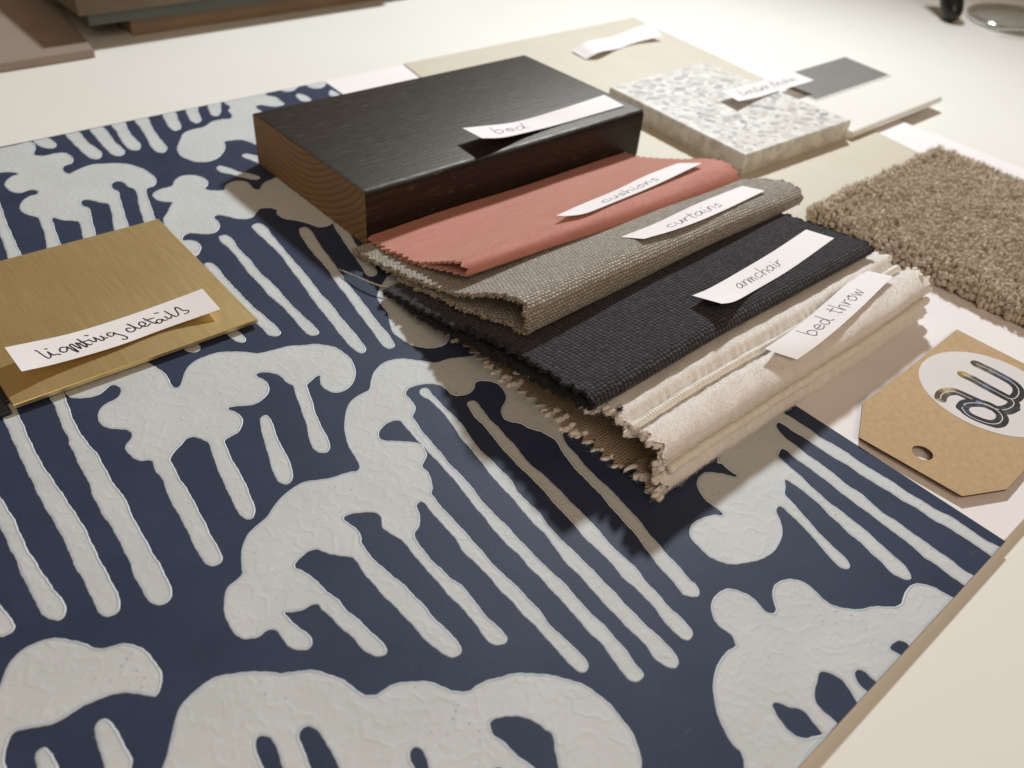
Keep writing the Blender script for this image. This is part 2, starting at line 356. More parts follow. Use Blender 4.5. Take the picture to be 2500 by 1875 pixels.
# outlines and paths measured in millimetres on the board
BLOTS=[
[(65.3,446.8),(76.7,448.0),(84.2,447.9),(90.8,448.1),(90.6,440.2),(87.6,433.2),(90.5,429.2),(95.9,429.2),(100.5,426.8),(100.9,419.5),(98.6,414.5),(94.2,413.0),(92.7,407.6),(94.3,404.6),(97.1,406.0),(104.9,408.5),(111.9,406.3),(118.4,402.3),(123.1,394.0),(124.8,384.6),(124.1,377.7),(120.9,372.7),(116.8,371.3),(113.9,362.5),(111.0,351.2),(108.6,342.0),(105.4,330.2),(100.9,331.5),(104.0,344.1),(107.5,357.2),(111.9,371.5),(111.0,377.9),(110.7,383.1),(108.7,385.8),(105.8,384.2),(104.6,380.0),(105.5,375.6),(103.8,369.0),(99.6,353.2),(96.0,338.9),(91.4,336.0),(91.2,343.7),(95.0,356.2),(97.4,366.4),(95.1,369.8),(93.3,372.8),(91.0,375.6),(88.6,374.9),(88.0,371.2),(89.3,368.0),(88.8,363.7),(86.2,354.8),(82.1,338.9),(76.5,332.9),(78.2,343.1),(80.3,351.8),(81.3,357.1),(79.4,360.1),(76.3,363.0),(73.8,366.7),(72.4,361.2),(71.0,354.5),(68.3,339.8),(62.2,333.0),(64.0,344.3),(66.7,355.6),(68.5,366.3),(69.0,370.3),(66.8,373.5),(65.1,379.0),(65.6,383.2),(68.5,388.7),(72.6,391.7),(75.4,391.8),(76.5,394.9),(74.3,397.3),(69.9,396.6),(67.0,400.9),(66.6,407.0),(68.5,411.7),(72.4,415.2),(74.9,415.7),(73.2,419.2),(68.8,421.1),(58.7,422.8)],
[(61.7,411.1),(60.9,400.1),(60.0,391.0),(56.4,365.7),(54.1,343.8),(52.2,329.3),(48.5,321.6),(46.8,325.6),(49.2,344.8),(52.1,364.3),(54.1,384.4),(56.7,400.9)],
[(92.0,448.2),(92.7,440.5),(94.8,436.5),(97.6,435.5),(99.6,438.2),(99.9,443.0),(98.2,449.2)],
[(107.6,450.1),(106.9,436.0),(106.9,429.2),(106.9,420.3),(108.3,414.4),(110.9,413.0),(113.5,416.2),(114.4,421.2),(113.8,428.4),(113.3,435.7),(113.6,449.7)],
[(119.7,450.3),(118.4,436.1),(117.5,425.1),(117.6,414.8),(119.4,411.1),(122.5,411.8),(124.1,415.3),(124.5,420.8),(124.3,427.9),(125.3,436.8),(125.8,449.6)],
[(130.8,450.1),(129.5,439.0),(127.8,430.4),(126.5,420.7),(127.3,414.5),(130.0,412.9),(132.5,415.9),(133.8,421.0),(134.1,429.1),(135.2,438.1),(137.3,450.1)],
[(143.0,450.0),(141.2,437.0),(138.8,423.9),(136.5,412.3),(136.9,405.3),(139.3,403.8),(142.4,407.6),(143.6,412.7),(144.4,421.7),(146.1,432.9),(149.7,450.3)],
[(158.4,449.9),(154.8,436.5),(153.6,429.6),(154.4,425.4),(157.4,426.1),(159.8,429.7),(161.7,437.5),(164.9,450.4)],
[(171.6,450.3),(167.9,439.1),(166.6,432.1),(167.8,428.8),(171.1,430.7),(173.0,434.8),(175.3,442.7),(177.9,450.4)],
[(184.6,450.5),(180.7,441.0),(179.3,435.1),(180.9,432.3),(184.2,434.9),(187.6,441.1),(191.3,450.0)],
[(194.8,450.8),(192.8,440.7),(189.4,435.9),(188.3,429.8),(185.3,425.8),(181.3,427.3),(175.4,426.9),(168.7,422.7),(162.2,422.6),(156.7,420.4),(151.8,413.6),(146.9,406.1),(144.5,398.4),(145.2,391.3),(147.8,385.9),(152.6,383.3),(158.8,385.1),(164.6,390.7),(168.2,396.7),(169.5,400.6),(172.3,400.6),(177.9,398.0),(180.0,393.1),(181.6,388.1),(188.5,377.3),(207.1,410.9),(204.4,426.4),(205.1,434.2),(208.7,434.4),(213.1,429.1),(217.9,428.5),(220.3,429.9),(221.0,435.8),(221.0,441.6),(217.9,445.7),(217.0,450.9)],
[(229.7,451.5),(229.0,446.5),(232.3,444.6),(237.2,446.4),(242.0,451.9)],
[(247.4,452.0),(245.2,445.8),(246.6,441.7),(251.2,440.9),(256.2,444.3),(259.1,451.1)],
[(232.1,437.6),(234.6,439.1),(236.9,435.5),(236.5,427.8),(233.8,426.5),(230.8,427.9),(230.7,433.2)],
[(250.3,431.5),(253.8,434.9),(254.8,431.9),(253.8,423.0),(249.0,427.1)],
[(169.2,381.0),(172.1,382.2),(174.6,379.3),(177.2,373.8),(175.9,367.9),(172.7,368.8),(170.4,374.6)],
[(152.5,374.7),(155.4,376.4),(157.8,372.5),(160.4,365.5),(164.4,359.8),(165.6,355.5),(163.3,353.6),(159.7,357.5),(156.1,364.0),(152.7,369.2)],
[(117.0,365.3),(118.9,367.0),(123.0,368.4),(127.5,368.5),(131.2,373.3),(135.6,375.7),(139.8,374.1),(142.9,370.1),(143.3,364.7),(141.6,360.6),(138.9,358.3),(140.1,355.5),(145.2,352.3),(148.4,356.3),(153.0,357.9),(156.5,356.4),(158.2,352.2),(157.5,346.6),(159.3,344.4),(163.8,348.7),(168.1,350.2),(174.9,349.6),(178.0,331.6),(177.8,300.6),(171.0,298.1),(167.0,297.1),(163.2,299.2),(160.9,305.3),(157.7,310.0),(154.8,313.7),(154.3,318.7),(156.1,321.8),(154.6,325.4),(151.0,327.3),(147.6,324.8),(144.6,322.2),(141.1,321.7),(137.7,324.5),(135.1,328.7),(132.7,331.8),(130.1,330.7),(130.0,326.3),(128.5,321.9),(125.5,318.7),(121.7,318.6),(118.4,321.3),(115.6,323.4),(112.7,322.8),(110.9,319.8),(113.3,318.2),(115.2,315.3),(114.7,310.6),(112.5,307.2),(110.0,304.9),(106.4,306.5),(108.2,323.3),(110.6,338.9),(114.8,345.1),(118.5,350.1),(120.8,353.3),(118.7,355.6),(116.3,359.1),(116.2,362.9)],
[(124.0,313.8),(125.4,314.6),(127.6,313.6),(128.2,309.4),(126.6,299.6),(126.3,290.2),(125.1,279.4),(125.1,271.1),(124.8,262.6),(123.9,253.2),(123.6,245.2),(123.8,237.0),(123.5,231.4),(121.8,229.3),(119.8,230.1),(118.8,232.7),(119.2,237.6),(120.0,246.3),(120.2,254.4),(119.9,261.6),(120.7,271.2),(120.9,279.9),(122.4,291.3),(123.3,301.9),(123.2,309.3)],
[(109.7,297.4),(112.0,297.0),(113.0,292.9),(112.3,285.8),(111.7,277.3),(111.5,268.7),(111.4,259.1),(111.8,250.7),(112.2,242.5),(111.8,238.3),(109.8,236.9),(108.0,238.0),(107.0,240.4),(107.2,246.0),(106.8,252.8),(106.8,260.9),(107.4,270.2),(108.5,283.9),(109.1,294.0)],
[(139.9,314.7),(142.1,315.9),(144.4,314.9),(144.9,310.5),(143.4,301.9),(142.2,292.6),(141.0,282.0),(139.8,271.8),(138.6,261.9),(136.9,251.4),(136.4,243.2),(134.8,233.4),(133.7,223.6),(132.4,214.3),(131.3,211.3),(129.5,210.4),(128.0,211.9),(127.7,216.4),(128.5,223.4),(129.9,232.7),(130.9,241.5),(132.5,251.5),(134.8,264.5),(136.5,275.5),(138.3,287.0),(139.0,299.7),(139.0,310.0)],
[(155.4,301.0),(157.8,302.1),(159.5,300.1),(158.9,294.8),(155.8,282.7),(153.9,271.7),(152.6,265.5),(149.9,254.2),(148.6,244.8),(146.7,234.7),(144.7,223.7),(143.6,215.3),(141.7,208.3),(140.2,206.7),(138.4,207.3),(137.7,210.0),(138.8,216.1),(140.5,225.4),(142.3,235.0),(144.4,245.5),(145.8,254.0),(148.5,265.9),(149.6,273.8),(151.0,284.3),(153.1,294.7)],
[(170.2,296.6),(167.6,286.9),(164.4,274.5),(162.0,263.1),(159.6,253.7),(160.9,251.3),(163.8,252.4),(165.2,255.4),(166.8,261.5),(167.4,267.5),(168.9,274.9),(170.9,282.1),(175.5,293.2),(174.8,299.1)],
[(166.6,248.2),(162.4,245.7),(156.6,240.8),(153.2,236.6),(151.9,230.8),(150.8,225.6),(147.8,220.3),(145.5,214.6),(145.4,209.2),(146.7,203.6),(149.9,199.7),(153.3,197.5),(157.0,197.2),(160.8,199.4),(162.0,201.7),(161.5,204.7),(161.6,208.0),(168.9,206.9),(174.3,231.6),(172.1,248.4)],
[(79.1,250.7),(79.0,247.8),(80.0,246.0),(81.6,244.8),(83.4,245.2),(84.4,247.0),(84.4,250.0),(82.6,254.4)],
[(95.2,251.2),(95.5,245.3),(96.3,241.6),(98.0,240.4),(99.6,241.8),(99.6,244.3),(99.4,248.9),(98.3,253.5)],
[(38.4,250.3),(38.3,246.1),(39.7,244.1),(43.1,241.8),(46.8,241.5),(49.5,242.8),(51.2,243.7),(52.7,242.6),(52.9,239.8),(51.4,237.2),(49.7,236.3),(46.8,235.8),(44.1,234.2),(42.0,230.7),(41.4,227.7),(42.4,224.3),(44.6,221.7),(47.0,219.8),(47.6,217.4),(46.3,215.0),(44.1,213.3),(43.1,210.8),(43.4,207.0),(44.8,204.1),(47.2,202.4),(47.4,200.4),(46.7,197.0),(46.7,191.8),(45.4,185.8),(44.9,178.6),(44.3,171.7),(43.4,165.3),(42.9,158.8),(43.3,155.4),(44.3,154.0),(46.1,153.6),(47.6,155.2),(48.0,157.9),(48.5,163.7),(49.5,170.1),(50.1,176.3),(50.8,183.5),(51.0,188.2),(51.5,193.3),(52.1,198.2),(52.5,199.7),(54.8,201.7),(57.6,203.3),(60.0,204.9),(62.0,204.4),(63.4,202.8),(64.4,200.2),(64.2,197.5),(62.2,189.9),(60.9,182.8),(60.3,179.0),(59.4,174.4),(58.7,169.8),(58.3,165.9),(59.3,163.6),(60.9,163.1),(62.7,165.1),(63.8,168.5),(64.7,173.0),(65.7,177.6),(66.7,184.7),(67.5,190.5),(68.5,195.3),(69.1,197.2),(71.1,197.7),(74.2,198.3),(76.9,200.7),(78.6,204.0),(78.2,207.3),(76.8,209.7),(77.2,210.9),(79.6,210.0),(83.3,207.8),(86.9,207.8),(90.5,209.4),(92.8,212.1),(93.5,215.5),(92.8,218.8),(92.5,220.7),(93.3,221.6),(96.1,220.3),(98.5,217.5),(98.9,214.9),(98.8,211.7),(99.7,208.8),(98.5,205.3),(97.1,200.4),(95.2,194.4),(93.0,188.0),(90.4,182.0),(89.5,177.9),(90.1,174.9),(91.8,173.7),(94.0,175.1),(95.3,178.4),(96.7,184.3),(98.5,191.0),(100.9,197.6),(102.9,203.8),(103.6,206.0),(105.9,207.2),(108.9,208.4),(109.9,207.9),(108.9,206.1),(107.7,203.1),(107.7,199.8),(109.3,197.1),(112.7,196.1),(116.7,197.7),(120.4,201.3),(123.0,206.4),(124.0,212.9),(123.0,219.1),(119.6,223.9),(114.9,226.6),(109.1,229.5),(104.3,230.5),(99.6,231.6),(95.9,234.6),(91.9,238.0),(86.8,240.5),(81.3,240.8),(76.9,239.3),(73.3,236.1),(70.8,232.4),(69.0,230.4),(67.6,230.5),(67.4,232.6),(68.0,236.0),(67.9,241.1),(66.7,246.0),(65.1,250.5),(62.4,255.4),(52.5,256.6),(43.3,254.3)],
[(82.5,199.7),(84.0,200.7),(85.3,200.3),(85.5,197.9),(84.1,192.5),(82.3,186.1),(81.3,180.2),(79.5,173.4),(77.8,170.2),(75.8,168.9),(74.4,169.8),(73.6,172.5),(74.8,177.8),(77.3,185.0),(79.2,191.2),(81.1,196.6)],
[(123.2,195.9),(126.7,199.1),(131.8,201.3),(136.6,200.9),(140.5,198.1),(143.8,194.5),(147.2,190.9),(151.1,190.0),(155.4,188.7),(161.1,185.9),(167.4,185.8),(168.3,163.4),(165.0,138.3),(158.8,135.1),(156.5,130.3),(155.4,124.4),(154.2,118.6),(153.7,112.1),(153.2,105.7),(152.1,100.2),(151.5,94.6),(149.8,88.1),(148.8,83.1),(148.0,79.7),(147.3,73.9),(146.4,69.3),(146.3,67.1),(145.2,65.0),(143.6,64.4),(142.0,65.3),(140.6,66.9),(140.9,68.3),(141.7,71.4),(142.2,74.8),(143.1,79.5),(144.5,84.8),(146.0,90.2),(146.9,95.4),(148.1,102.3),(149.3,108.6),(149.8,113.8),(150.6,119.5),(151.5,124.4),(153.1,129.9),(154.6,134.7),(154.2,137.5),(153.5,140.1),(151.7,143.9),(150.8,147.2),(149.0,149.5),(147.8,152.4),(148.9,155.4),(151.0,157.5),(154.7,159.7),(156.9,162.6),(157.9,166.9),(156.5,170.8),(153.7,173.0),(151.5,172.6),(149.8,171.0),(146.7,169.9),(143.5,170.6),(141.4,172.6),(141.2,176.1),(140.7,179.3),(138.8,181.8),(135.7,183.4),(132.1,184.4),(129.9,183.7),(128.4,182.1),(128.2,178.9),(127.3,175.3),(125.8,173.2),(123.7,171.6),(123.1,169.0),(122.0,163.7),(121.3,158.3),(120.7,152.0),(120.0,145.9),(119.7,138.0),(118.1,127.6),(117.9,120.8),(117.7,115.0),(117.1,108.9),(117.0,102.7),(116.8,97.4),(117.0,92.0),(116.5,86.5),(115.9,80.5),(116.1,74.8),(115.6,70.5),(115.1,65.6),(114.2,61.8),(113.8,58.3),(113.0,57.1),(111.1,57.1),(109.7,58.2),(109.6,61.7),(110.3,65.5),(111.2,70.0),(111.2,74.6),(111.7,79.6),(112.2,84.8),(112.3,89.8),(112.8,95.2),(112.9,100.4),(113.4,106.2),(113.1,112.0),(113.7,118.1),(114.6,123.3),(115.2,129.8),(116.5,138.7),(117.5,149.6),(117.8,158.9),(118.5,167.3),(119.1,171.9),(118.0,173.2),(115.1,173.8),(111.7,172.7),(109.5,170.9),(109.0,168.8),(110.3,166.9),(113.2,164.5),(116.1,162.1),(117.8,158.9),(117.3,155.5),(116.1,153.5),(113.5,151.7),(112.4,150.7),(112.4,148.0),(111.3,144.8),(109.4,141.3),(107.7,139.8),(107.3,137.5),(106.8,131.8),(106.8,126.7),(106.4,120.4),(105.9,114.3),(105.5,108.4),(105.5,103.1),(105.9,99.1),(105.5,94.3),(105.5,89.3),(104.7,83.7),(104.7,79.0),(105.0,74.8),(104.7,70.6),(104.3,68.4),(102.8,67.4),(101.2,67.7),(100.5,70.1),(100.8,74.3),(100.8,78.1),(101.1,83.8),(101.0,89.3),(101.4,95.3),(101.3,101.1),(101.7,106.0),(101.6,111.4),(101.6,116.8),(102.8,122.3),(102.8,128.1),(103.2,133.7),(103.6,138.6),(102.6,139.1),(101.3,138.5),(100.5,136.6),(99.3,134.1),(97.1,131.5),(94.6,130.2),(93.7,128.5),(93.0,124.2),(92.7,119.7),(92.8,115.8),(93.0,111.3),(93.8,107.7),(93.9,104.0),(93.3,99.5),(93.0,95.6),(93.1,92.1),(93.2,88.7),(92.9,86.9),(91.3,86.2),(89.8,86.8),(88.7,88.3),(88.6,91.6),(89.1,95.9),(89.3,100.5),(89.1,105.6),(89.3,110.4),(89.5,115.4),(89.4,119.7),(89.6,123.7),(89.9,127.4),(90.0,130.9),(89.5,132.8),(88.5,135.7),(88.4,137.8),(89.6,139.8),(90.2,141.8),(89.3,144.0),(87.3,145.7),(84.2,147.3),(82.0,147.6),(81.4,146.8),(81.8,144.4),(82.1,141.3),(81.7,138.4),(80.7,136.8),(80.2,135.2),(80.0,131.8),(80.2,127.0),(80.8,122.9),(81.4,118.0),(81.7,112.7),(81.9,108.3),(81.8,103.6),(82.1,98.7),(82.3,95.3),(81.6,92.2),(80.5,90.9),(78.6,91.2),(77.2,93.1),(76.4,96.3),(75.9,101.6),(75.8,106.9),(75.5,111.9),(75.2,117.1),(75.2,122.1),(75.2,127.2),(75.6,132.1),(75.2,134.2),(73.6,135.6),(71.6,137.9),(70.4,140.4),(69.2,142.1),(66.8,142.7),(63.7,142.0),(61.7,140.9),(61.3,139.7),(62.1,138.4),(63.2,135.7),(63.8,131.3),(64.3,127.7),(65.0,123.6),(64.9,120.2),(65.6,116.2),(66.3,111.4),(66.9,105.7),(66.7,103.6),(65.6,102.6),(63.5,103.1),(62.3,105.2),(61.7,108.2),(61.6,112.8),(60.8,117.3),(60.4,121.7),(60.0,124.0),(59.9,125.8),(58.4,126.6),(55.9,126.8),(53.5,128.0),(52.0,128.9),(51.8,128.0),(52.3,124.9),(52.9,121.5),(53.4,118.6),(52.8,116.5),(50.9,115.7),(49.1,116.8),(47.9,119.0),(47.7,122.0),(47.6,125.3),(47.1,126.3),(45.5,127.0),(43.3,126.4),(41.3,127.1),(39.7,128.6),(38.8,131.9),(39.2,135.5),(40.2,139.4),(42.3,143.3),(44.3,145.3),(47.1,145.9),(49.1,146.9),(50.0,148.8),(51.8,152.7),(53.9,155.7),(56.6,158.3),(60.0,159.8),(63.9,160.9),(67.4,163.3),(71.4,165.4),(76.1,166.7),(80.7,166.4),(86.8,163.5),(91.1,162.9),(93.6,162.0),(94.6,161.2),(96.2,161.8),(97.2,163.8),(98.2,169.6),(100.2,175.8),(103.2,181.5),(106.6,186.1),(110.4,189.7),(114.8,191.4),(119.0,191.6),(120.9,193.0)],
[(133.1,180.8),(135.0,181.5),(136.5,180.1),(135.8,176.7),(135.5,171.5),(135.1,166.4),(134.8,160.4),(133.4,153.3),(132.1,147.4),(131.7,141.0),(131.3,134.7),(131.0,128.7),(129.4,124.5),(129.1,119.3),(128.8,113.4),(127.6,107.6),(127.2,101.2),(126.9,95.1),(126.6,89.9),(126.3,84.1),(126.0,79.1),(125.4,74.6),(125.1,69.8),(124.9,65.9),(125.1,61.7),(124.8,57.3),(123.5,54.4),(121.8,53.6),(120.2,54.5),(119.2,56.6),(119.1,59.2),(120.2,62.3),(120.4,66.7),(120.5,70.7),(120.7,75.4),(120.9,78.8),(121.4,83.4),(122.1,88.1),(122.2,92.5),(122.4,97.0),(123.5,101.7),(124.6,107.4),(124.9,113.8),(125.6,119.3),(126.4,125.8),(126.9,131.8),(128.0,139.1),(129.3,146.6),(130.2,153.7),(132.0,161.4),(132.9,168.1),(133.2,174.2),(132.5,178.0)],
[(142.4,165.9),(144.2,166.4),(145.8,165.1),(145.2,161.7),(144.0,155.7),(143.5,149.9),(142.6,144.6),(142.1,139.0),(140.7,132.5),(140.7,126.9),(140.6,121.6),(140.1,114.6),(139.6,108.8),(139.1,103.1),(138.1,96.2),(137.2,90.4),(137.3,86.4),(136.9,81.2),(135.6,76.1),(135.2,71.2),(134.4,66.1),(134.5,62.5),(133.8,58.9),(132.6,57.1),(130.5,56.8),(129.5,58.3),(129.3,61.1),(130.0,65.4),(131.1,70.1),(131.5,75.6),(131.4,80.9),(132.0,84.2),(132.9,89.7),(132.8,94.6),(133.1,100.0),(134.5,106.6),(134.9,112.3),(135.7,117.9),(136.5,124.7),(136.9,131.5),(137.5,138.6),(138.4,145.6),(139.9,152.6),(140.3,158.4),(141.4,163.4)],
[(230.4,94.8),(230.7,90.3),(230.8,85.1),(230.4,80.6),(230.8,75.6),(231.1,70.8),(230.6,67.3),(230.8,63.0),(230.9,58.3),(231.3,54.7),(230.8,49.8),(231.0,45.8),(231.3,41.8),(231.6,37.2),(232.5,32.9),(232.2,28.9),(231.9,25.0),(232.1,21.3),(232.6,16.4),(227.2,16.5),(227.1,20.9),(227.1,24.6),(227.2,28.0),(227.2,31.8),(226.4,35.7),(226.4,39.6),(226.4,43.7),(225.8,47.8),(226.0,52.1),(225.6,56.9),(225.3,61.1),(225.5,65.6),(225.3,69.9),(225.0,74.3),(225.2,79.0),(225.2,83.7),(224.9,88.3),(225.0,92.3),(224.6,94.2),(222.9,93.8),(221.1,91.5),(220.0,87.9),(219.5,83.2),(218.9,78.1),(218.9,74.0),(218.7,69.4),(217.9,65.3),(217.4,61.1),(217.6,56.5),(216.8,52.7),(215.9,48.4),(216.3,44.6),(215.8,40.7),(215.7,36.7),(215.6,32.8),(215.5,29.0),(215.4,25.2),(214.8,21.2),(214.5,16.4),(209.4,16.4),(209.5,20.0),(209.5,23.7),(209.8,28.3),(209.5,30.8),(210.3,34.6),(211.0,38.1),(211.1,42.0),(211.5,45.5),(211.8,49.8),(211.9,53.9),(212.2,57.5),(212.4,61.0),(213.2,65.0),(213.4,68.7),(213.7,72.4),(213.7,76.5),(214.1,80.9),(214.7,83.7),(214.3,85.3),(212.0,84.9),(210.0,83.6),(209.3,80.4),(208.7,76.8),(208.0,72.7),(207.2,69.5),(206.4,65.0),(205.8,61.6),(205.5,57.6),(205.2,53.6),(204.8,49.7),(204.6,46.3),(203.6,42.6),(202.9,38.6),(202.3,35.2),(201.5,32.5),(199.9,30.0),(198.3,29.4),(197.0,30.2),(196.3,32.3),(196.2,34.5),(197.2,38.1),(197.6,41.0),(198.5,44.7),(199.0,47.8),(199.4,50.9),(200.4,54.8),(201.0,58.5),(202.1,62.6),(202.8,67.0),(203.0,70.7),(203.2,74.4),(203.1,75.7),(202.1,75.8),(200.1,74.1),(197.3,72.4),(196.4,70.6),(195.5,66.9),(194.2,63.1),(192.9,58.8),(191.6,54.6),(190.7,50.7),(190.2,47.2),(189.1,44.2),(187.9,43.0),(186.3,43.4),(185.5,45.1),(185.9,47.7),(187.1,51.3),(188.3,55.4),(189.5,59.0),(190.4,63.0),(191.2,66.6),(191.6,69.3),(190.9,70.3),(188.7,69.7),(187.0,67.4),(184.5,64.6),(182.2,62.9),(178.8,61.5),(174.1,60.6),(170.3,60.8),(166.5,62.0),(162.0,64.2),(158.8,67.5),(157.5,70.9),(157.6,74.8),(158.1,78.5),(160.1,81.1),(163.3,82.5),(167.6,82.3),(171.5,80.7),(173.3,79.1),(174.3,79.9),(174.1,82.7),(174.2,86.2),(176.3,91.1),(178.5,93.2),(181.2,94.3),(184.4,93.8),(188.0,90.5),(189.9,87.2),(191.3,87.1),(191.1,90.2),(191.5,93.2),(191.7,95.5),(205.3,100.4),(229.2,100.1)],
[(143.6,59.7),(146.4,61.1),(149.7,61.5),(152.5,60.7),(154.5,58.5),(155.6,55.8),(155.4,52.7),(154.8,49.9),(155.2,48.1),(156.4,47.5),(157.7,48.0),(159.2,49.8),(161.8,52.1),(164.8,53.2),(167.9,52.7),(170.4,50.8),(172.2,47.9),(172.1,44.9),(171.5,41.7),(172.1,38.7),(173.8,35.8),(176.3,33.5),(180.1,31.4),(183.5,29.0),(186.1,27.2),(188.4,26.7),(190.7,27.5),(193.7,28.2),(197.2,27.9),(199.6,26.5),(201.1,24.0),(201.8,21.2),(202.9,16.5),(200.4,16.3),(177.3,16.7),(176.9,17.7),(177.2,19.2),(176.4,20.6),(174.5,21.3),(172.1,21.1),(171.8,20.0),(172.4,18.3),(172.4,16.6),(159.3,16.7),(159.7,18.0),(159.9,20.0),(160.1,21.7),(159.4,22.8),(157.7,23.1),(156.2,21.7),(155.5,19.5),(155.3,16.9),(150.1,16.8),(150.5,18.0),(151.8,20.8),(153.1,24.1),(152.6,26.4),(151.4,28.5),(149.8,29.0),(148.0,28.2),(145.4,27.2),(143.2,25.9),(142.0,24.4),(141.5,21.8),(140.9,16.8),(136.2,17.0),(136.9,21.4),(137.7,24.9),(137.1,26.5),(135.5,28.5),(134.7,30.6),(133.7,31.4),(132.5,31.3),(131.4,29.3),(130.8,26.9),(130.3,24.5),(130.8,22.3),(132.0,21.1),(134.5,19.8),(136.2,17.7),(123.2,17.2),(115.2,17.9),(111.5,23.0),(114.0,26.1),(115.5,27.5),(116.6,29.4),(116.7,32.0),(117.9,35.5),(119.7,38.6),(122.4,41.8),(125.2,44.4),(128.7,46.5),(132.0,47.7),(135.6,48.2),(138.7,47.7),(139.6,48.3),(141.0,50.6),(140.5,53.7),(141.2,56.6)],
[(8.9,106.9),(10.7,109.4),(12.6,111.3),(14.7,114.3),(17.2,117.6),(19.7,120.5),(23.4,122.1),(27.7,122.8),(31.4,122.2),(35.3,120.0),(39.3,117.2),(40.9,115.7),(42.2,113.9),(44.8,112.6),(47.3,111.1),(50.2,108.7),(52.6,104.9),(53.9,101.5),(54.7,98.2),(55.1,96.4),(56.3,95.3),(57.6,94.7),(58.9,94.8),(61.8,94.6),(64.7,93.5),(67.1,91.8),(69.9,89.1),(71.5,86.3),(72.5,84.1),(74.0,82.6),(75.9,81.6),(78.1,81.6),(81.4,80.9),(84.8,79.5),(87.6,78.1),(91.8,74.9),(95.7,70.8),(98.3,67.2),(100.0,62.8),(100.6,57.9),(100.3,52.9),(99.7,48.9),(98.1,45.3),(96.7,43.2),(94.9,41.5),(91.1,39.4),(83.6,42.6),(77.9,49.1),(79.8,53.7),(81.2,55.7),(82.0,57.2),(83.3,58.8),(84.2,60.8),(83.8,62.5),(83.7,64.2),(82.8,66.3),(80.8,69.0),(78.5,70.9),(76.1,71.9),(74.5,71.9),(73.7,70.8),(73.3,68.9),(74.0,66.8),(74.2,64.0),(74.7,60.9),(75.3,57.6),(74.5,52.9),(66.7,57.7),(69.3,61.1),(68.9,62.7),(67.3,62.7),(64.3,59.6),(55.3,66.9),(56.7,72.4),(57.6,74.6),(58.0,76.9),(57.5,77.9),(56.3,78.3),(55.1,77.7),(54.4,76.2),(54.2,74.3),(52.3,69.3),(40.7,78.7),(41.2,84.8),(41.5,88.1),(41.7,91.1),(41.9,93.0),(41.8,94.7),(41.4,96.4),(40.5,97.8),(39.1,98.2),(37.9,97.3),(37.3,95.6),(36.8,92.4),(36.1,88.9),(34.6,84.2),(30.3,87.1),(31.3,92.8),(32.1,96.1),(32.6,98.9),(32.6,101.0),(31.7,102.2),(30.2,102.7),(28.9,101.3),(28.3,98.7),(27.8,95.6),(26.2,90.4),(9.9,102.2)],
[(-10.7,151.2),(-8.5,154.3),(-5.9,157.0),(-2.3,158.4),(1.6,158.0),(4.9,155.9),(7.3,153.2),(9.2,150.3),(10.5,148.2),(12.8,146.5),(15.1,145.7),(17.2,144.6),(18.8,142.2),(19.9,138.5),(20.3,134.5),(20.1,131.2),(18.9,128.6),(17.3,127.0),(16.1,126.9),(15.1,128.1),(13.5,130.1),(11.6,131.8),(9.3,133.0),(6.8,133.9),(3.1,134.6),(0.3,134.4),(-3.2,134.4),(-5.6,135.0),(-8.2,136.3),(-10.4,137.5),(-11.9,137.4),(-13.1,136.1),(-14.3,134.0),(-14.9,132.0),(-15.3,129.3),(-17.1,125.9),(-20.7,129.8),(-18.7,141.0),(-13.9,149.0)],
[(2.5,127.2),(3.6,128.5),(4.8,128.6),(6.0,127.6),(6.4,125.7),(6.5,121.9),(6.6,118.2),(6.4,115.3),(5.5,113.6),(3.7,111.0),(1.3,112.5),(1.2,117.1),(1.6,120.7),(2.1,124.4)],
[(-9.8,128.8),(-8.9,129.9),(-7.6,129.9),(-6.8,128.7),(-6.5,126.7),(-6.6,123.3),(-6.9,119.1),(-9.7,120.4),(-10.1,125.1)],
[(34.5,255.2),(37.7,255.1),(37.8,248.6),(36.9,242.0),(35.6,233.9),(35.3,227.4),(35.4,220.7),(35.8,214.9),(35.5,208.8),(35.2,202.1),(35.1,197.0),(35.4,192.5),(34.7,187.1),(34.2,180.9),(34.0,175.5),(33.4,168.3),(33.3,162.4),(33.0,157.5),(32.3,153.1),(31.1,150.9),(28.9,150.1),(27.0,151.1),(26.2,153.6),(26.2,157.9),(26.5,163.2),(27.3,168.5),(27.6,173.5),(27.8,177.1),(28.2,183.1),(28.0,188.8),(28.2,194.5),(28.5,199.3),(29.6,204.6),(29.7,210.5),(30.2,217.2),(30.6,223.3),(31.4,226.4),(31.9,233.7),(33.0,242.8),(33.4,248.7)],
[(20.1,255.2),(23.4,255.9),(23.3,249.9),(22.9,242.2),(22.1,234.2),(21.8,227.0),(21.6,219.1),(21.7,212.2),(21.9,206.9),(22.2,200.7),(22.3,194.0),(22.3,187.6),(21.9,180.1),(21.5,172.9),(21.2,165.9),(20.9,160.6),(20.3,156.9),(18.9,155.0),(16.9,154.8),(15.6,156.0),(15.0,159.0),(15.2,164.3),(15.6,170.3),(15.6,176.7),(16.1,183.1),(16.3,189.0),(16.5,195.2),(16.4,201.8),(16.4,208.4),(16.8,214.2),(17.3,225.0),(17.7,233.8),(18.4,242.6),(18.9,249.1)],
[(7.4,221.2),(7.9,213.6),(8.2,209.6),(8.4,202.9),(8.1,197.6),(7.8,190.8),(8.1,184.7),(8.3,178.7),(8.6,172.8),(9.2,168.3),(9.3,164.1),(8.0,161.8),(6.4,161.4),(4.9,163.0),(3.9,165.7),(3.6,169.2),(3.8,173.8),(3.8,180.7),(4.2,187.7),(4.1,193.0),(4.5,200.3),(4.2,211.8),(5.1,219.5)],
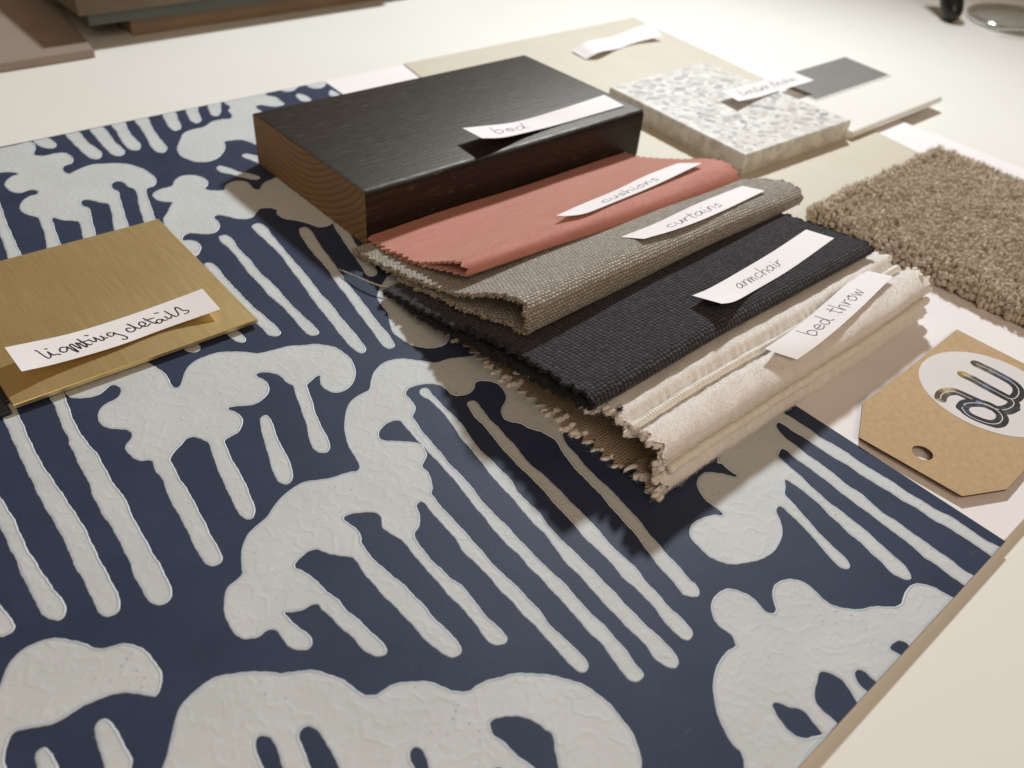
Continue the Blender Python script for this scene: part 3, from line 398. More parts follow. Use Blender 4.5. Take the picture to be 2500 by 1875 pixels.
[(-4.2,180.7),(-3.3,175.3),(-2.8,171.5),(-2.2,167.8),(-2.4,166.0),(-3.6,164.7),(-5.2,164.7),(-6.2,165.1),(-7.9,167.8),(-7.4,175.1)]]
STRIPS={
'lighting':([(28.9,271.9,13.3),(48.1,271.7,10.7),(65.5,272.7,9.4),(84.3,273.5,9.3),(98.0,272.1,11.0)],[(29.2,255.4,13.7),(40.8,256.9,11.0),(59.5,257.3,9.5),(77.7,258.4,9.1),(97.2,255.6,11.2)]),
'bed':([(238.6,291.9,36.9),(251.1,291.7,35.3),(274.0,292.9,32.2),(302.9,291.8,33.2),(338.8,296.0,32.2)],[(238.0,276.9,37.7),(250.3,276.7,35.4),(267.7,279.3,33.0),(292.8,280.9,31.5),(338.8,281.1,31.5)]),
'cushions':([(225.9,213.6,30.9),(247.5,219.9,27.1),(267.9,220.0,27.9),(293.6,223.3,27.4),(320.4,226.8,25.3)],[(229.8,211.1,30.7),(238.2,208.7,30.6),(256.9,209.9,29.9),(285.0,211.2,29.8),(319.8,212.9,31.1)]),
'curtains':([(233.5,184.7,32.4),(253.7,184.1,32.7),(281.7,184.6,33.6),(317.1,187.4,30.9)],[(230.9,171.4,38.8),(251.2,170.2,37.8),(276.0,171.0,36.6),(313.1,173.6,35.5)]),
'armchair':([(224.7,140.8,32.3),(235.6,141.1,31.3),(254.8,143.2,29.7),(282.0,145.2,29.4),(312.0,149.0,28.3)],[(222.2,127.0,37.5),(231.1,127.3,34.9),(247.9,130.0,31.7),(275.1,132.0,30.6),(312.9,136.4,29.9)]),
'bedthrow':([(222.7,106.9,30.2),(249.4,110.5,26.4),(276.9,114.0,26.2),(308.9,118.9,25.1)],[(231.3,98.5,27.0),(247.9,99.3,27.1),(274.0,101.9,27.4),(310.1,106.9,27.8)]),
'finishes':([(427.9,282.9,21.7),(455.7,283.7,20.5),(479.4,284.0,20.0),(509.7,286.1,18.0)],[(425.0,268.2,21.5),(449.5,270.2,18.6),(471.1,271.7,17.6),(509.9,271.1,17.7)]),
'paint':([(432.2,413.8,6.6),(446.0,411.2,11.4),(475.0,415.4,9.0),(495.4,416.6,11.0),(514.2,415.7,13.3)],[(430.1,396.9,5.9),(441.6,394.9,9.6),(466.4,401.0,6.2),(485.9,403.2,6.6),(512.0,399.4,9.0)])}
INK_LIGHTING=[[(0.108,0.650),(0.115,0.608),(0.122,0.492),(0.132,0.350),(0.143,0.258),(0.153,0.275),(0.158,0.350),(0.155,0.475)],[(0.155,0.508),(0.163,0.400),(0.173,0.325),(0.185,0.333),(0.200,0.283)],[(0.150,0.633),(0.160,0.617)],[(0.238,0.517),(0.222,0.542),(0.210,0.492),(0.207,0.408),(0.218,0.342),(0.233,0.350),(0.242,0.458),(0.243,0.517),(0.252,0.433),(0.268,0.267),(0.278,0.208),(0.270,0.367),(0.260,0.525),(0.270,0.575),(0.283,0.433),(0.297,0.308),(0.297,0.425),(0.290,0.567),(0.302,0.517),(0.318,0.342),(0.327,0.308),(0.327,0.425),(0.315,0.583)],[(0.307,0.708),(0.323,0.508),(0.343,0.350),(0.355,0.367)],[(0.307,0.533),(0.332,0.542),(0.355,0.550)],[(0.352,0.567),(0.363,0.458),(0.377,0.408),(0.382,0.500),(0.378,0.592),(0.390,0.500),(0.405,0.375),(0.415,0.383),(0.417,0.475),(0.410,0.575),(0.423,0.442),(0.437,0.417)],[(0.347,0.758),(0.362,0.733)],[(0.465,0.567),(0.448,0.583),(0.443,0.517),(0.455,0.425),(0.470,0.450),(0.475,0.542),(0.483,0.458),(0.505,0.317),(0.517,0.208),(0.513,0.142),(0.500,0.150),(0.492,0.192)],[(0.562,0.483),(0.545,0.525),(0.537,0.467),(0.543,0.367),(0.558,0.325),(0.575,0.367),(0.578,0.433),(0.570,0.583),(0.558,0.692),(0.570,0.567),(0.587,0.417),(0.600,0.350),(0.608,0.375),(0.630,0.400),(0.638,0.458),(0.630,0.558),(0.617,0.583),(0.608,0.517),(0.617,0.400),(0.637,0.333),(0.658,0.383)],[(0.645,0.692),(0.663,0.475),(0.682,0.317),(0.687,0.367)],[(0.648,0.575),(0.692,0.558)],[(0.715,0.417),(0.700,0.433),(0.690,0.375),(0.698,0.267),(0.715,0.308),(0.720,0.400),(0.730,0.308),(0.743,0.300)],[(0.742,0.467),(0.750,0.358),(0.762,0.308),(0.770,0.375)],[(0.708,0.733),(0.727,0.692)],[(0.760,0.675),(0.773,0.475),(0.787,0.325),(0.802,0.308),(0.810,0.375)],[(0.810,0.375),(0.812,0.592),(0.820,0.667),(0.832,0.575),(0.840,0.450),(0.862,0.367),(0.855,0.292),(0.835,0.283)]]
LOGO=[[(317.7,66.4),(318.2,59.5),(317.8,52.3),(315.5,48.7),(311.0,47.2),(307.6,48.1),(307.1,52.3),(307.1,58.8),(307.2,63.2),(306.8,66.4)],[(284.3,64.5),(287.4,65.4),(291.1,64.9),(293.7,62.8),(294.7,58.1),(295.8,52.7),(297.5,48.0),(301.4,46.0),(305.6,46.0),(307.7,47.9)],[(285.9,56.9),(290.1,57.2),(294.1,54.9),(296.6,51.8),(296.2,47.8),(293.8,45.1),(289.6,44.5),(286.2,46.2),(284.3,49.8),(283.9,53.8),(285.9,56.9)],[(297.3,47.1),(299.4,45.5),(303.8,44.6)]]
THREAD=[(151.3,261.8,6.4),(152.3,254.9,7.4),(154.0,247.1,8.0),(156.3,240.5,8.2),(159.6,235.4,8.2),(163.7,231.0,8.2),(167.8,229.1,7.7),(170.2,227.3,8.2)]

# ------------------------------------------------------------------ setting: table top
V, F = prism([(-900, -700), (1700, -700), (1700, 1700), (-900, 1700)], -28.5, 1.5, 1.0)
tag(mesh_obj('table_top', V, F, M['table']), 'cream white table top under everything', kind='structure')

# ------------------------------------------------------------------ mounting board
V, F = prism([(-62, 18.4), (531, 18.4), (534, 210), (540, 449.2), (-62, 449.2)], 1.6, 4.75, 0.15)
fm = [1 if abs(np.cross(np.array(V[f[1]])-np.array(V[f[0]]), np.array(V[f[2]])-np.array(V[f[0]]))[2]) < 1e-6 else 0 for f in F]
tag(mesh_obj('mounting_board', V, F, [M['board'], M['board_core']], fmats=fm), 'large white mounting board carrying all the material samples', 'board')

# ------------------------------------------------------------------ wallpaper sample with raised print
SHEET = [(-62, 18.0), (236.6, 18.0), (238, 120), (247, 280), (258, 448.8), (-62, 449.6)]
V, F = prism(SHEET, 4.78, 5.0)
sheet = tag(mesh_obj('wallpaper_sample', V, F, M['navy']), 'navy wallpaper sheet with raised off-white dripping tree print', 'wallpaper')
def clip_y(P, y0, sg):
    out = []
    for i in range(len(P)):
        a, b = P[i-1], P[i]; ia, ib = (a[1]-y0)*sg >= 0, (b[1]-y0)*sg >= 0
        if ia != ib: out.append(a+(b-a)*((y0-a[1])/(b[1]-a[1])))
        if ib: out.append(b)
    return np.array(out)
def blot(pts):
    P = crspline(pts, 0.9, True)
    wob = np.array([math.sin(i*1.7)*.06+math.sin(i*.61)*.10+math.sin(i*.23+1)*.08 for i in range(len(P))])
    xr = np.interp(P[:, 1], [18, 120, 280, 448.8], [236.6, 238, 247, 258])
    P[:, 0] = np.minimum(P[:, 0]+wob, xr-.05)
    P[:, 1] = P[:, 1]+wob*.7
    P = clip_y(clip_y(P, 18.1, 1), 448.7, -1)
    keep = [0]
    for i in range(1, len(P)):
        if np.linalg.norm(P[i]-P[keep[-1]]) > .25: keep.append(i)
    P = P[keep]
    ar = np.sum(P[:, 0]*np.roll(P[:, 1], -1)-np.roll(P[:, 0], -1)*P[:, 1])
    if ar < 0: P = P[::-1]
    n = len(P); A = inset(P, .28); B = inset(P, .78)
    V = [(*p, 4.99) for p in P]+[(*p, 5.13) for p in A]+[(*p, 5.07) for p in B]
    F = []
    for l in range(2):
        for i in range(n):
            j = (i+1) % n; F.append((l*n+i, l*n+j, (l+1)*n+j, (l+1)*n+i))
    F += [orient(V, (2*n+a, 2*n+b, 2*n+c), 1) for a, b, c in tessellate_polygon([[Vector((p[0], p[1], 0)) for p in B]])]
    return mesh_obj('printed_blot', V, F, [M['ink_print'], M['ink_rim'], M['ink_thin']], sheet, fmats=[1]*n+[2]*n+[0]*(len(F)-2*n))
for pts in BLOTS: blot(pts)

# ------------------------------------------------------------------ beige card
V, F = prism([(317, 450.2), (536, 449.4), (523, 356), (500, 210), (489, 150), (300, 150), (290, 300)], 4.8, 5.5, .1)
tag(mesh_obj('painted_card', V, F, M['beige']), 'large beige painted card under the terrazzo tile and wood block', 'paint card')

# ------------------------------------------------------------------ black plate and brass plate
V, F = prism([(-6, 247.0), (21.5, 247.2), (21.5, 253), (60, 253), (60, 330), (-6, 330)], 5.3, 6.6, .2)
tag(mesh_obj('metal_plate', V, F, M['black_metal']), 'black metal plate peeping out under the left of the brass plate', 'metal sample')
V, F = prism([(22.6, 247.6), (107, 246.6), (108.2, 337), (22.6, 338)], 6.62, 8.1, .25)
tag(mesh_obj('metal_plate', V, F, M['brass']), 'square brushed brass plate on the navy wallpaper', 'metal sample')

# ------------------------------------------------------------------ stained wood block
X0, X1, Y0, Y1, Z0, Z1 = 171.8, 345.5, 271.8, 368.6, 5.3, 31.0
def rrect(y0, y1, z0, z1, rads, k=7):
    out = []
    for (cy, cz, r, a0) in ((y0, z0, rads[0], 180), (y1, z0, rads[1], 270), (y1, z1, rads[2], 0), (y0, z1, rads[3], 90)):
        sy = 1 if cy == y0 else -1; sz = 1 if cz == z0 else -1
        for i in range(k):
            a = math.radians(a0+90*i/(k-1)); out.append((cy+sy*r+r*math.cos(a), cz+sz*r+r*math.sin(a)))
    return out
prof = rrect(Y0, Y1, Z0, Z1, (1.6, 1.0, 1.4, 3.2)); n = len(prof)
xs = [X0, X0+.25]+list(np.linspace(X0+2, X1-2, 30))+[X1-.8, X1]
V = []
for i, x in enumerate(xs):
    s = {0: .997, len(xs)-1: .985}.get(i, 1.0)
    for (y, z) in prof:
        V.append((x, (Y0+Y1)/2+(y-(Y0+Y1)/2)*s, (Z0+Z1)/2+(z-(Z0+Z1)/2)*s))
F = []
for i in range(len(xs)-1):
    for k in range(n):
        k2 = (k+1) % n; F.append((i*n+k, (i+1)*n+k, (i+1)*n+k2, i*n+k2))
F.append(tuple((len(xs)-1)*n+k for k in range(n)))
block = empty('wood_block', ((X0+X1)/2, (Y0+Y1)/2, Z0), 'thick dark stained wood block with raw pine end grain', 'wood sample')
mesh_obj('stained_face', V, F, M['stain'], block, smooth=False)
bpy.data.objects['stained_face'].data.polygons.foreach_set('use_smooth', [len(p.vertices) == 4 for p in bpy.data.objects['stained_face'].data.polygons])
eg = [(X0-.05+.0, (Y0+Y1)/2+(y-(Y0+Y1)/2)*.995, (Z0+Z1)/2+(z-(Z0+Z1)/2)*.985) for y, z in prof]
eg2 = [(X0+.6, y, z) for _, y, z in eg]
tag(mesh_obj('end_grain', eg+eg2, [tuple(range(n))[::-1]]+[(k, (k+1) % n, n+(k+1) % n, n+k) for k in range(n)], M['end_grain'], block), 'raw cut end with curved growth rings')

# ------------------------------------------------------------------ terrazzo tile with stone chips
tile = empty('terrazzo_tile', (424, 276, 5.6), 'thick pale terrazzo tile with grey stone chips on the beige card', 'tile')
def rough_prism(poly, z0, z1, step, amp):
    P = []
    for i in range(len(poly)):
        a, b = np.array(poly[i], float), np.array(poly[(i+1) % len(poly)], float); k = int(np.linalg.norm(b-a)/step)
        for j in range(k): P.append(a+(b-a)*j/k+(nprng.normal(0, amp, 2) if j else 0))
    return prism(P, z0, z1, .5)
V, F = rough_prism([(375.8, 225), (473.2, 221), (474, 331.6), (383, 331)], 5.6, 17.0, 2.2, .12)
mesh_obj('slab', V, F, M['terrazzo'], tile)
chips = []
for k in range(6):
    nn = rng.randint(6, 9); ang = [(q+rng.uniform(-.3, .3))*2*math.pi/nn for q in range(nn)]
    pts = [(math.cos(a)*(.7+.45*rng.random()), math.sin(a)*(.6+.35*rng.random())) for a in ang]
    V, F = prism(pts, 0, .02)
    me = bpy.data.meshes.new('chip'); me.from_pydata([tuple(np.array(v)*MM) for v in V], [], F); me.materials.append(M['chip0']); chips.append(me)
placed = []
tries = 0
while len(placed) < 295 and tries < 9000:
    tries += 1
    s = rng.choice([1.8, 2.2, 2.7, 3.3, 4.0, 4.8]) if len(placed) < 150 else rng.choice([.8, 1.0, 1.3])
    y = rng.uniform(227, 329); x = rng.uniform(378+(y-225)*.07, 472)
    if x-s < 377+(y-225)*.07 or x+s > 472.5 or y-s < 226 or y+s > 330.5: continue
    if any((x-a)**2+(y-b)**2 < ((s+c)*.80)**2 for a, b, c in placed): continue
    placed.append((x, y, s*.95))
    o = bpy.data.objects.new('chip', rng.choice(chips)); COL.objects.link(o); o.parent = tile
    o.location = (Vector((x, y, 17.005))-Vector((424, 276, 5.6)))*MM
    o.scale = (s*1.1, s*.72, 1); o.rotation_euler = (0, 0, rng.gauss(-.3, .8))
    o.material_slots[0].link = 'OBJECT'; o.material_slots[0].material = M['chip%d' % rng.choice([0, 1, 1, 2, 2, 3, 4, 4])]

# ------------------------------------------------------------------ lacquered panel with profiled edge, grey card on it
def panel_profile(y0, y1):
    r = 2.4; out = [(y1, 5.6), (y0+1.2, 5.6)]
    for i in range(9):
        a = math.radians(-90-180*i/8); out.append((y0+r+r*math.cos(a)-.6, 8.0+r*math.sin(a)))
    out += [(y0+3.6, 10.2), (y1, 10.2)]
    return out
pl = panel_profile(218.2, 299.8); m = len(pl); V = []
for x0, x1 in ((474.8, 474.8), (585.2, 597.4)):
    for y, z in pl: V.append((x0+(x1-x0)*((y-218)/82), y, z))
F = [(k, (k+1) % m, m+(k+1) % m, m+k) for k in range(m)]+[tuple(range(m))[::-1], tuple(m+k for k in range(m))]
tag(mesh_obj('door_panel', V, F, M['panel']), 'cream lacquered panel with rounded front edge overhanging the board', 'panel sample')
gc = empty('colour_card', (548, 280, 10.2), 'small grey colour card lying on the cream panel', 'colour card')
V, F = prism([(499.5, 259.2), (591.6, 258.9), (597.0, 299.6), (499.5, 300)], 10.25, 10.6); mesh_obj('card', V, F, M['card_white'], gc)
V, F = prism([(500.5, 260.6), (590.3, 260.3), (595.4, 298.2), (500.5, 298.6)], 10.6, 10.66); mesh_obj('grey_field', V, F, M['grey_card'], gc)

# ------------------------------------------------------------------ folded fabrics
def cloth(parent, name, keysL, keysR, xL, xR, thick, nu, nv, period, amp, mat, disp=None, wav=.35, bow=0.0, inner=None, seed=1):
    rnd = np.random.default_rng(seed)
    CL, tL = resample(crspline(keysL, 1.0), nv); CR_, tR = resample(crspline(keysR, 1.0), nv)
    arc = (tL+tR)/2
    s = np.linspace(0, 1, nu); s = np.sort(np.r_[s[:-8], np.array([.004, .008, .012, .018, .982, .988, .992, .996])])
    saw = np.abs(((arc/period) % 1)*2-1)*amp*2-amp
    saw = saw+np.interp(arc, arc[::4], rnd.normal(0, .5, len(arc[::4])))
    sawR = np.abs(((arc/period+.37) % 1)*2-1)*amp*2-amp+np.interp(arc, arc[::6], rnd.normal(0, .35, len(arc[::6])))
    Yz = CL[None]*(1-s[:, None, None])+CR_[None]*s[:, None, None]
    X = xL+(xR-xL)*s[:, None]+saw[None]*np.clip(1-s[:, None]*12, 0, 1)-sawR[None]*np.clip(1-(1-s[:, None])*12, 0, 1)
    if callable(bow): X = X+bow(s[:, None], arc[None])
    P = np.stack([X, Yz[..., 0], Yz[..., 1]], -1)
    u = np.linspace(0, 1, nu)[:, None]
    P[..., 2] += wav*np.sin(s[:, None]*9+arc[None]*.05+seed)*np.sin(arc[None]*.11+s[:, None]*4)
    P[..., 1] += wav*.9*np.sin(s[:, None]*7.3+seed*2.1)
    du = np.gradient(P, axis=0); dv = np.gradient(P, axis=1)
    N = np.cross(dv, du); N /= np.linalg.norm(N, axis=-1)[..., None]+1e-9
    if disp is not None: P = P+N*disp(P[..., 0], arc[None]+0*s[:, None])[..., None]
    Q = P-N*thick
    V = np.concatenate([P.reshape(-1, 3), Q.reshape(-1, 3)]); o = nu*nv
    F1 = grid_faces(nu, nv, 0, True); F2 = grid_faces(nu, nv, o)
    R = []
    for j in range(nv-1):
        R += [(j, j+1, o+j+1, o+j), ((nu-1)*nv+j+1, (nu-1)*nv+j, o+(nu-1)*nv+j, o+(nu-1)*nv+j+1)]
    for i in range(nu-1):
        R += [(i*nv, o+i*nv, o+(i+1)*nv, (i+1)*nv), ((i+1)*nv-1, (i+2)*nv-1, o+(i+2)*nv-1, o+(i+1)*nv-1)]
    uv = np.stack([X, np.broadcast_to(arc[None], X.shape)], -1).reshape(-1, 2)*MM; uv = np.concatenate([uv, uv+.0003])
    Fs = F1.tolist()+F2.tolist()+R
    fm = None; mats = mat
    if inner is not None:
        mats = [mat, inner]; fm = [0]*len(F1)+[1]*len(F2)+[0]*len(R)
    ob = mesh_obj(name, V, Fs, mats, parent, True, uv, fm)
    return ob, P, Q, N
GR = 'folded fabric swatches overlapping in a row'
def fringe(parent, name, P, Q, N, mat, size, count, fib, flen, seed, ends=(0, -1), fibmat=None, spread=.6, kind='stuff'):
    rnd = np.random.default_rng(seed); C = []; D = []
    for e in ends:
        d = -1.0 if e == 0 else 1.0
        t = np.sort(rnd.random(count)*(P.shape[1]-1)); i = t.astype(int); w = rnd.random((count, 1))
        C.append(P[e, i]*(1-w)+Q[e, i]*w+rnd.normal(0, size*.2, (count, 3))); D.append(np.tile([d, 0, -.15], (count, 1)))
    C = np.concatenate(C); D = np.concatenate(D)
    V, F = blobs(C, (size*.55, size*.55, size), rnd, .18, D)
    if fib:
        k = rnd.integers(0, len(C), fib); V2, F2 = fuzz(C[k]+rnd.normal(0, size*.4, (fib, 3)), D[k], flen, .07, spread, rnd)
        F = F.tolist()+[tuple(a+len(V) for a in f) for f in F2]; V = np.concatenate([V, V2])
    else: F = F.tolist()
    return tag(mesh_obj(name, V, F, mat, parent, True), kind=kind)

# bed throw: plush bands between twisted cords
throw = empty('fabric_swatch', (245, 150, 5.2), 'thick cream plush bed throw swatch with corded ribs, frontmost of the folded fabrics', 'fabric', GR)
kL = [(209, 9), (190, 10.2), (165, 13.2), (145, 17.5), (128, 21.5), (115, 24.2), (106, 24.8), (99.5, 23.0), (96.2, 18.5), (95.6, 13), (97, 8.5), (101, 6.2), (112, 6.0), (140, 6.0), (175, 6.0), (211, 6.0)]
kR = [(209, 8), (190, 9.2), (165, 12.2), (145, 17), (128, 22), (115, 24.2), (106, 23.6), (99.5, 21.5), (96, 17.5), (95.4, 12.5), (97, 8.3), (101, 6.2), (112, 6.0), (140, 6.0), (175, 6.0), (211, 6.0)]
_c, _t = resample(crspline(kL, 1.0), 400)
arc_c1 = _t[np.argmin(np.abs(_c[:200, 0]-111.5)+(_c[:200, 1] < 15)*99)]
arc_c2 = _t[np.argmin(np.linalg.norm(_c-np.array([96.0, 16.6]), axis=1))]
CORDS = [arc_c1-19, arc_c1, arc_c2, arc_c2+18]
def throw_disp(x, a):
    h = np.zeros_like(a); edges = [0]+CORDS+[CORDS[-1]+22, CORDS[-1]+50, 300]
    near = np.min(np.stack([np.abs(a-c) for c in CORDS]), 0)
    pad = 1.15*(1-np.exp(-((np.maximum(near-1.8, 0))/2.2)**2))
    h = np.where(near < 1.4, -1.7, -1.7+pad*3.3)
    return h+.22*np.sin(x*.35+a*.5)*np.sin(x*.17-a*.3)+.3*np.exp(-((near-3.0)/1.6)**2)*np.sin(x*1.15+2.0*np.sin(x*.31)+a*.4)
ob, P, Q, N = cloth(throw, 'cloth', kL, kR, 162.5, 328.5, 2.3, 260, 330, 4.6, 1.9, M['plush'], throw_disp, .5, inner=M['backing'], seed=3)
cl, tt = resample(crspline(kL, 1.0), 330); crr, t2 = resample(crspline(kR, 1.0), 330); arc = (tt+t2)/2
for ci, c in enumerate(CORDS):
    j = int(np.argmin(np.abs(arc-c))); path = (P[:, j]+N[:, j]*1.35)
    k = 700; path, L = resample(path[1:-1], k); seg = 12; V = []; F = []
    T = np.gradient(path, axis=0); T /= np.linalg.norm(T, axis=1)[:, None]
    for i in range(k):
        a = np.cross(T[i], [0, .3, 1]); a /= np.linalg.norm(a); b = np.cross(a, T[i])
        for q in range(seg):
            w = 2*math.pi*q/seg
            r = 1.45+.2*math.sin(L[i]*2*math.pi/1.25+w)+.05*math.sin(L[i]*.8)
            V.append(path[i]+r*(math.cos(w)*a+math.sin(w)*b))
    for i in range(k-1):
        for q in range(seg): F.append((i*seg+q, i*seg+(q+1) % seg, (i+1)*seg+(q+1) % seg, (i+1)*seg+q))
    F += [tuple(range(seg))[::-1], tuple((k-1)*seg+q for q in range(seg))]
    mesh_obj('cord', V, F, M['cord'], throw, True)
rnd = np.random.default_rng(11)
# short nap standing on the plush bands
ii = rnd.integers(1, P.shape[0]-1, 170000); jj = rnd.integers(60, 215, 170000)
nearc = np.min(np.stack([np.abs(arc[jj]-c) for c in CORDS]), 0); ok = nearc > 1.6
V, F = fuzz(P[ii[ok], jj[ok]]+rnd.normal(0, .3, (ok.sum(), 3)), N[ii[ok], jj[ok]], .34, .11, .7, rnd)
tag(mesh_obj('nap', V, F, M['fibre'], throw, True), kind='stuff')
fringe(throw, 'tufted_edge', P, Q, N, M['fibre'], 1.9, 190, 24000, .65, 5)

# armchair cloth
arm = empty('fabric_swatch', (238, 175, 8), 'charcoal black woven armchair swatch between the grey curtain cloth and the cream throw', 'fabric', GR)
kL = [(236, 9.5), (205, 15), (180, 22), (165, 25.6), (150, 27.6), (137, 29.0), (127.5, 31.0), (123.6, 30.6), (122.0, 28.4), (123.4, 26.0), (130, 25.0), (150, 20.8), (180, 15), (205, 10.6), (236, 7.2)]
kR = [(236, 9.5), (205, 15), (180, 22), (165, 26.4), (150, 28.6), (137, 30.0), (127.5, 31.4), (123.6, 30.8), (122.0, 28.8), (123.4, 26.8), (130, 25.4), (150, 21), (180, 15), (205, 10.6), (236, 7.2)]
ob, P, Q, N = cloth(arm, 'cloth', kL, kR, 156, 320, 1.3, 150, 240, 5.3, .75, M['armchair'], None, .4, seed=5)
fringe(arm, 'frayed_edge', P, Q, N, M['yarn_black'], 1.0, 520, 5000, 1.6, 6)

# curtain cloth
cur = empty('fabric_swatch', (250, 215, 8), 'grey beige basket weave curtain swatch with frayed edges, just in front of the coral velvet', 'fabric', GR)
kL = [(270, 8.5), (250, 11.2), (225, 16.2), (200, 24.8), (182, 34.0), (172, 38.8), (166.5, 39.6), (162.8, 37.2), (161.4, 31.5), (162.4, 27.4), (168, 26.0), (180, 23.6), (200, 17.8), (225, 12.6), (250, 9), (270, 6.6)]
kR = [(270, 8.5), (250, 11.2), (225, 16.2), (200, 24.8), (184, 31.0), (175, 33.2), (169, 32.0), (166.6, 29.6), (166.4, 27.2), (167.6, 25.4), (172, 24.6), (184, 22.2), (200, 17.8), (225, 12.6), (250, 9), (270, 6.6)]
ob, P, Q, N = cloth(cur, 'cloth', kL, kR, 164, 335.5, 1.4, 150, 250, 5.1, .8, M['curtain'], None, .45, seed=8)
fringe(cur, 'frayed_edge', P, Q, N, M['yarn_grey'], .85, 560, 5000, 1.3, 7)

# cushion velvet
cus = empty('fabric_swatch', (252, 238, 10), 'coral pink velvet swatch with zigzag cut edge in front of the wood block', 'fabric', GR)
kL = [(271, 10.8), (262, 11.6), (252, 13.2), (235, 17.2), (220, 24.5), (211, 29.2), (206.4, 30.4), (204.0, 28.8), (203.6, 26.6), (206, 25.4), (215, 22.6), (235, 14.8), (252, 11.4), (271, 9)]
kR = [(271, 10.8), (262, 12.2), (252, 15.0), (235, 21.2), (220, 27.0), (210, 29.2), (203, 27.8), (199.4, 25.0), (198.6, 22.6), (201, 21.4), (215, 20.6), (235, 14.8), (252, 11.4), (271, 9)]
ob, P, Q, N = cloth(cus, 'cloth', kL, kR, 171.5, 334.5, .8, 150, 210, 4.3, 1.25, M['velvet'], None, .35, seed=12)

rnd = np.random.default_rng(17)  # pale fibres along the fold crest, painting in its speckled highlight
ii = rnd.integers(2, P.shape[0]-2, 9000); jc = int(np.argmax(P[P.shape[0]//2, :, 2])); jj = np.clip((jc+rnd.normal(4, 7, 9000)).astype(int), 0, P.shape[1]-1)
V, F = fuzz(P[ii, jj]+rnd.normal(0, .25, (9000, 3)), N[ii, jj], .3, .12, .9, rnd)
tag(mesh_obj('highlight_nap', V, F, M['velvet_highlight'], cus, True), kind='stuff')
# ------------------------------------------------------------------ carpet sample
carp = empty('carpet_sample', (425, 110, 5), 'thick taupe wool carpet sample at the right edge', 'carpet')
CX0, CX1, CY0, CY1 = 363.0, 493, 36, 174
V, F = prism([(CX0+1, CY0), (CX1-1, CY0), (CX1-1, CY1-1), (CX0+1, CY1-1)], 5.55, 7.4, .2); mesh_obj('backing', V, F, M['carpet_back'], carp)
rnd = np.random.default_rng(21)
pts = []
y = CY0
while y < CY1:
    x = CX0
    while x < CX1:
        pts.append((x+rnd.normal(0, .45), y+rnd.normal(0, .45))); x += 1.62
    y += 1.55
pts = np.array(pts)
und = .7*np.sin(pts[:, 0]*.16+np.sin(pts[:, 1]*.11)*2)+.6*np.sin(pts[:, 1]*.21+pts[:, 0]*.07)
edge = np.minimum(np.minimum(pts[:, 0]-CX0, CX1-pts[:, 0]), np.minimum(pts[:, 1]-CY0, CY1-pts[:, 1]))
top = 14.2+und*.55-1.6*np.exp(-np.maximum(edge, 0)/2.5)+rnd.normal(0, .75, len(pts))
D = np.stack([np.where(pts[:, 0]-CX0 < 5, -.45, np.where(CX1-pts[:, 0] < 5, .45, 0)), np.where(pts[:, 1]-CY0 < 5, -.45, np.where(CY1-pts[:, 1] < 5, .45, 0)), np.ones(len(pts))], 1)
C = np.stack([pts[:, 0]+D[:, 0]*3.2, pts[:, 1]+D[:, 1]*3.2, top-1.9], 1)
ax = np.stack([rnd.uniform(.75, 1.3, len(pts)), rnd.uniform(.75, 1.3, len(pts)), rnd.uniform(1.4, 2.4, len(pts))], 1)
V, F = blobs(C, ax, rnd, .26, D)
# lower row of yarn seen on the cut sides
sel = edge < 4.5; C2 = C[sel].copy(); C2[:, 2] -= 3.6; C2[:, :2] -= D[sel, :2]*1.6
V2, F2 = blobs(C2, (1.3, 1.3, 3.2), rnd, .16, D[sel])
k = rnd.integers(0, len(C), 150000); tipd = D[k]/np.linalg.norm(D[k], axis=1)[:, None]
V3, F3 = fuzz(C[k]+tipd*1.0+rnd.normal(0, .6, (len(k), 3)), tipd, 1.3, .15, .85, rnd)
nV = len(V); Fall = F.tolist()+(F2+nV).tolist()+[tuple(a+nV+len(V2) for a in f) for f in F3]
tag(mesh_obj('wool_pile', np.concatenate([V, V2, V3]), Fall, M['carpet'], carp, True), kind='stuff')

